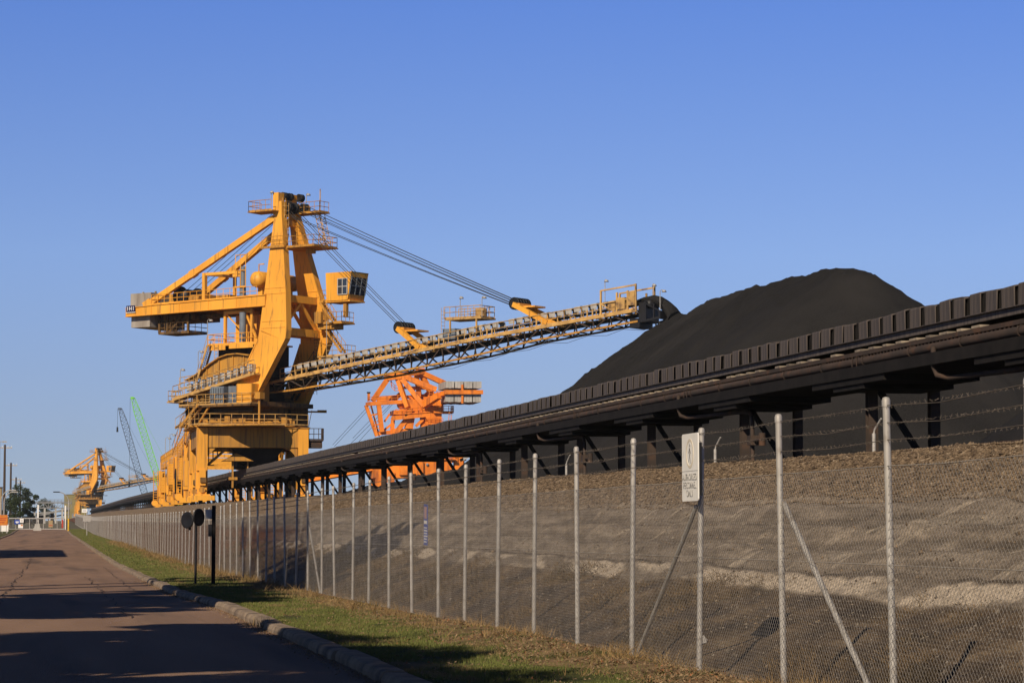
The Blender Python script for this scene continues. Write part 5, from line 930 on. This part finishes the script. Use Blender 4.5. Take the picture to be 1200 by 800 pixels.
mb = MB(); mb.beam((7, -2, 10.4), (11, -3, 11.0), .5); mb.beam((7.6, -3, 11.6), (10.8, -3, 11.2), .4); mb.build('tail_boom', ORA, rc); MB().prism([(9.6, 10.4), (12.0, 11.6), (11.6, 12.0), (9.4, 11.0)], lambda a, b: (a, -4, b), lambda a, b: (a, -3, b)).build('tail_cover', HOODG, rc)
mb = MB(); mb.lathe([(0, -1), (.8, -.9), (.8, .9), (0, 1)], (-2.7, -1.8, 22.4), 'y', 16); mb.lathe([(0, -1), (.9, -.9), (.9, .9), (0, 1)], (-2.6, -2.4, 20.6), 'y', 16); mb.build('cable_drum', ORA, rc)
for a, b in (((430, 478), (396, 522)), ((427, 477), (394, 520)), ((452, 476), (412, 522)), ((455, 475), (420, 522)), ((445, 477), (418, 512))):
    mb = MB(); pa, pb = px(*a), px(*b); mb.tube([(pa[0], -2, pa[1]), (pb[0], 12, pb[1])], .05, 4, False); mb.build('hoist_rope', ROPE, rc)
rc.scale = (1, 1, 1)

# ------------------------------------------------------------------ lattice cranes far off
def crane(label, m, foot, tip, w0, hook):
    t = thing('lattice_crane', label, 'crane', foot); a = Vector((0, 0, 2.5)); b = Vector(tip) - Vector(foot); d = (b - a).normalized(); x = d.cross(Vector((0, 1, 0))).normalized(); y = Vector((0, 1, 0))
    mb = MB(); n = 26
    def cor(s_, i, j): w = w0 * (0.35 + 0.65 * min(1, s_ * 6, (1 - s_) * 6 + .25)); return a.lerp(b, s_) + x * (i * w / 2) + y * (j * w / 2)
    for i, j in ((-1, -1), (1, -1), (1, 1), (-1, 1)):
        for k in range(n): mb.beam(cor(k / n, i, j), cor((k + 1) / n, i, j), .16)
    for k in range(n):
        for (i, j), (i2, j2) in (((-1, -1), (1, -1)), ((1, 1), (-1, 1)), ((-1, -1), (-1, 1)), ((1, -1), (1, 1))): mb.beam(cor(k / n, i, j), cor((k + 1) / n, i2, j2), .11); mb.beam(cor((k + 1) / n, i, j), cor((k + 1) / n, i2, j2), .09)
    mb.box(b.x - .9, b.x + .4, b.y - .4, b.y + .4, b.z - .3, b.z + .45); mb.build('boom', m, t)
    mb = MB(); mb.box(-2, 6, -1.6, 1.6, 1.4, 4.0); mb.box(3.5, 7.2, -1.8, 1.8, 1.4, 3.4); mb.build('crane_body', m, t); mb = MB()
    for s_ in (-2.2, 2.2): mb.box(-4, 4, s_ - .5, s_ + .5, 0, 1.3)
    mb.build('crawler_track', BLACK, t); q = Vector((7, 0, 5)); MB().tube([b, b.lerp(q, .5), q], .035, 4, False).build('pendant_line', m, t); MB().beam((5, 0, 3.5), (8, 0, 12), .3).build('gantry', m, t)
    mb = MB(); mb.tube([b + Vector((-1.0, 0, 0)), b + Vector((-1.0, 0, -hook))], .05, 4, False); mb.build('hook_line', ROPE, t); MB().tube([b + Vector((-1.0, 0, -hook)), b + Vector((-1.0, 0, -hook - 1.8))], [.3, .35], 8).build('hook_block', BLACK, t)
crane('green lattice crane boom leaning left, taller of the two far cranes', GREEN, (41.5, 900, 7.0), (28.9, 900, 49.0), 2.3, 30)
crane('blue grey lattice crane boom, lower of the two far cranes', SLATE, (35.2, 905, 7.0), (24.6, 905, 45.3), 2.2, 6.5)

# ------------------------------------------------------------------ gate and everything about it
G0 = gf(480)
gt = thing('site_gate', 'wide grey sliding mesh gate closing the end of the road', 'gate', (-2.2, 480, G0))
mb = MB()
for z in (0.12, 2.15): mb.beam((-5.4, 0, z), (4.9, 0, z), .14, .16 if z < 1 else .2)
for x in np.linspace(-5.4, 4.9, 9): mb.box(x - .05, x + .05, -.05, .05, .1, 2.2)
mb.build('frame', GALV, gt); mb = MB()
for x in np.arange(-5.4, 4.9, .22): mb.box(x - .012, x + .012, -.012, .012, .15, 2.1)
mb.build('infill_bar', GALV, gt)
for x, h in ((.0, 4.7), (5.1, 4.6)): MB().box(x - .13, x + .13, .15, .4, 0, h).build('gate_post', WHITE, gt)
MB().box(4.45, 4.75, -.08, -.06, .3, 1.9).build('red_marker', REDP, gt)
def flat(name, label, cat, loc, w, h, m, parts=(), legs=None):
    t = thing(name, label, cat, loc); MB().box(-w / 2, w / 2, -.02, .02, -h / 2, h / 2).build('board', m, t)
    for (a, b, c, d, mm) in parts: MB().box(a, b, -.03, -.02, c, d).build('panel_marking', mm, t)
    if legs: 
        for x in legs[0]: MB().box(x - .045, x + .045, .02, .1, -h / 2 - legs[1], h / 2 - .05).build('leg', GALV, t)
    return t
flat('gate_sign', 'blue notice with a pale marking on the gate', 'sign', (-6.05, 479.8, G0 + 1.45), 1.0, .8, BLUE, ((-.3, .3, -.1, .12, WHITE), (-.2, .2, -.28, -.2, WHITE)))
flat('gate_sign', 'small white notice to the right of the blue one on the gate', 'sign', (-5.2, 479.8, G0 + 1.7), .7, .7, WHITE, ((-.2, .2, -.1, .1, INK),))
flat('gate_sign', 'low white and orange notice under the other gate notices', 'sign', (-5.4, 479.8, G0 + .65), .9, .7, WHITE, ((.05, .4, .05, .3, ORS),))
flat('gate_sign', 'cream notice with a red strip in the middle of the gate', 'sign', (.2, 479.8, G0 + 1.1), .8, 1.3, TANW, ((-.35, .35, -.35, -.2, REDP),))
flat('site_board', 'bright orange notice board on legs at the left of the road', 'sign', (-7.3, 400, gf(400) + 2.15), 1.55, 1.65, ORS, ((-.6, .6, .25, .35, REDP), (-.55, .5, -.05, .05, REDP), (-.6, .3, -.4, -.3, REDP)), ((-.6, .6), 1.3))
flat('low_board', 'white board below and behind the orange notice board', 'sign', (-7.0, 403, gf(403) + .9), 1.1, 1.1, WHITE, (), ((-.4, .4), .35))
flat('verge_sign', 'small grey sign plate seen from behind on a tall pole in the verge', 'sign', (5.1, 349.9, gf(350) + 2.45), 1.1, .82, GALV)
t = thing('sign_pole', 'thin grey pole carrying the small grey sign plate', 'pole', (5.12, 350, gf(350))); mb = MB(); mb.tube([(0, .06, -.2), (0, .06, 3.4)], .06, 8); mb.lathe([(.07, 3.4), (.05, 3.46), (0, 3.47)], (0, .06, 0), 'z', 8); mb.build('shaft', GALV, t)
flat('fence_notice', 'tiny white notice at the far end of the fence by the distant stacker', 'sign', (6.5, 479, gf(479) + 3.6), 1.0, .7, WHITE, ((-.3, .3, -.1, .1, INK),), ((0,), 3.4))
t = thing('concrete_block', 'pale concrete barrier block standing on the road before the gate', 'barrier', (-2.2, 455, gf(455))); mb = MB(); mb.prism([(-.7, 0), (.75, 0), (.7, .5), (.5, .62), (.45, 1.25), (-.4, 1.25), (-.5, .62), (-.68, .5)], lambda a, b: (a, -.5, b), lambda a, b: (a, .5, b)); mb.build('block', CONCR, t); MB().tube([(.1, 0, 1.25), (.1, 0, 1.6)], .05, 6).build('lifting_eye', DARK, t)
def street_lamp(label, loc, h, reach, ybase=False):
    t = thing('street_lamp', label, 'street lamp', loc, 0, 'curved arm street lamps'); arc = [(0, 0, 0), (0, 0, h * .74)] + [(reach * (1 - math.cos(a)), 0, h * .74 + h * .26 * math.sin(a)) for a in np.linspace(.2, 1.45, 7)]; MB().tube(arc, [.10] * 2 + [.075] * 7, 8).build('pole', GALV, t)
    e = Vector(arc[-1]); mb = MB(); s_ = 1 if reach > 0 else -1; mb.loft([[(e.x + s_ * u, y, e.z + z) for y, z in ((-.16, -.10), (.16, -.10), (.16, .08), (-.16, .08))] for u in (-.15, .95)]); mb.build('lamp_head', DARK if ybase else GALV, t)
    if ybase: MB().tube([(0, 0, 0), (0, 0, 2.25)], .16, 10).build('base_sleeve', YPOST, t)
street_lamp('curved arm street lamp with a yellow base beside the gate', (3.25, 440, gf(440)), 6.9, -2.0, True)
street_lamp('pale curved arm street lamp at the left edge, nearer of the pair', (-8.1, 428, gf(428)), 7.1, 1.7); street_lamp('pale curved arm street lamp at the left edge, farther of the pair', (-7.9, 445, gf(445)), 6.9, 1.6)
for i, (x, y, h) in enumerate(((-8.9, 500, 16.6), (-8.9, 580, 14.5), (-8.9, 670, 12.3), (-8.9, 770, 12.6))):
    t = thing('power_pole', 'dark timber power pole, %s in the row beyond the left verge' % ('tallest and nearest', 'second', 'third', 'last')[i], 'power pole', (x, y, gf(y)), 0, 'timber power poles'); MB().tube([(0, 0, -.3), (0, 0, h)], [.30, .20], 9).build('shaft', TIMB, t)
    mb = MB(); mb.box(-1.4, 1.4, -.08, .08, h - .75, h - .5); mb.build('cross_arm', GALV, t); mb = MB()
    for q in (-1.3, -.5, .6, 1.3): mb.tube([(q, 0, h - .5), (q, 0, h - .2)], [.07, .04], 6)
    mb.build('insulator', WHITE, t)
t = thing('floodlight_mast', 'slim pale floodlight mast at the very left edge', 'light mast', (-7.95, 400, gf(400))); MB().tube([(0, 0, 0), (0, 0, 14.6)], [.13, .07], 8).build('pole', GALV, t); mb = MB(); mb.tube([(0, 0, 14.5), (.9, 0, 14.6)], .05, 6); mb.box(.4, 1.1, -.2, .2, 14.4, 14.6); mb.build('lamp_head', GALV, t)
# grey conveyor galleries beyond the gate
t = thing('grey_conveyor_gallery', 'grey steel conveyor gallery on legs beyond the gate', 'gallery', (0, 700, gf(700)))
mb = MB(); mb.beam((-5.5, 0, 5.6), (6, 0, 5.6), .5, .25); mb.beam((-5.5, 0, 4.2), (6, 0, 4.2), .5, .25); mb.truss((-5.5, 0, 5.6), (6, 0, 5.6), (-5.5, 0, 4.2), (6, 0, 4.2), 9, .14); mb.rail([(-5.5, -.3, 5.7), (6, -.3, 5.7)], .8, 1, .05); mb.build('upper_truss', STEELG, t)
mb = MB(); mb.beam((-5, 6, 1.6), (5.5, 6, 4.1), .8, .5); mb.beam((-5, 7, 2.6), (5.5, 7, 3.6), .5, .4); mb.beam((-5, 5, .9), (5.5, 5, 2.6), .6, .35); mb.build('inclined_gallery', STEELG, t)
for x in (-4.2, -1.4, 1.6, 3.4): MB().box(x - .25, x + .25, -.2, .4, -2, 4.2).build('leg', CONCR, t)
MB().box(-3.5, -1.8, 3, 5, -1, 2.2).build('machine_house', DARK, t); MB().box(.2, 1.2, 3, 5, -1, 2.8).build('machine_house', DARK, t)
def building(label, loc, w, d, h, m, door=True, pitch=.9, name='sheet_shed'):
    t = thing(name, label, 'building', loc); mb = MB(); mb.box(0, w, 0, d, -1, h)
    for x in np.arange(.3, w, .6): mb.box(x, x + .07, -.04, 0, -1, h - .1)
    mb.build('wall', m, t); mb = MB(); mb.prism([(-.3, h), (w + .3, h), (w / 2, h + pitch)], lambda a, b: (a, -.4, b), lambda a, b: (a, d + .4, b)); mb.build('roof', m, t)
    MB().box(w * .35, w * .65, -.09, -.05, 0, min(3.6, h * .6)).build('roller_door', STEELG, t); mb = MB(); mb.box(w * .8, w * .9, -.09, -.05, h * .5, h * .62); mb.build('window', GLASS, t); return t
building('olive sheet metal shed behind the street lamp by the distant stacker', (7.3, 1310, gf(1300)), 11.5, 14, 13.6, OLIVE, pitch=.15)
building('tan building half hidden at the far left edge', (-16.0, 520, gf(520)), 6.2, 10, 8.4, TANW, pitch=.2, name='tan_building')
building('unseen grey warehouse left of the road, added to cast the long shade band', (-20.4, 139, gf(140)), 11.0, 34, 11.8, STEELG, pitch=.3, name='warehouse')  # building out of view, added for the shade it throws over the road
tree('far_tree', 'tiny treetops above the grey gallery, left group', (-3.2, 1100, gf(1100)), 9.5, 3.4, 2500, .28, 'far treetops', .15, 61, 8); tree('far_tree', 'tiny treetops above the grey gallery, right group', (-.5, 1120, gf(1120)), 8.6, 4.0, 2500, .28, 'far treetops', .15, 62, 8)
# dry weed growing in the kerb gutter and a scrap of litter
n = 26; x = 3.42 + .1 * rng.normal(size=n); y = 41.5 + .35 * rng.normal(size=n); blades('gutter_weed', x, y, g(y) + .03, rng.uniform(.06, .26, n), np.full(n, .018), .9, DRY, 'dry weed sprouting at the kerb', 'weeds')
mb = MB(); mb.loft([[(0, 0, 0), (.08, .01, .015), (.10, .05, .05), (.025, .06, .025)], [(.01, .025, .05), (.07, .04, .08), (.06, .07, .10), (.015, .065, .08)]]); tag(mb.build('litter', GALV, None, (7.6, 28.6, float(emb_z(np.array([7.6]), np.array([28.6]))[0]) + .02)), 'crumpled white scrap of litter in the dead weeds behind the fence', 'litter')

# ------------------------------------------------------------------ thin winter haze over the yard
hz = MB().box(-260, 420, -60, 1420, -1.2, 62).build('haze', bpy.data.materials.new('haze_air')); hz['kind'] = 'stuff'; hz['label'] = 'thin pale haze over the far yard'
hm = hz.data.materials[0]; hm.use_nodes = True; hn = hm.node_tree.nodes; hn.remove(hn['Principled BSDF'])
pv = hn.new('ShaderNodeVolumePrincipled'); pv.inputs['Color'].default_value = (0.82, 0.91, 1.0, 1); pv.inputs['Density'].default_value = 0.00007; pv.inputs['Anisotropy'].default_value = 0.0
hm.node_tree.links.new(pv.outputs[0], hn['Material Output'].inputs['Volume'])
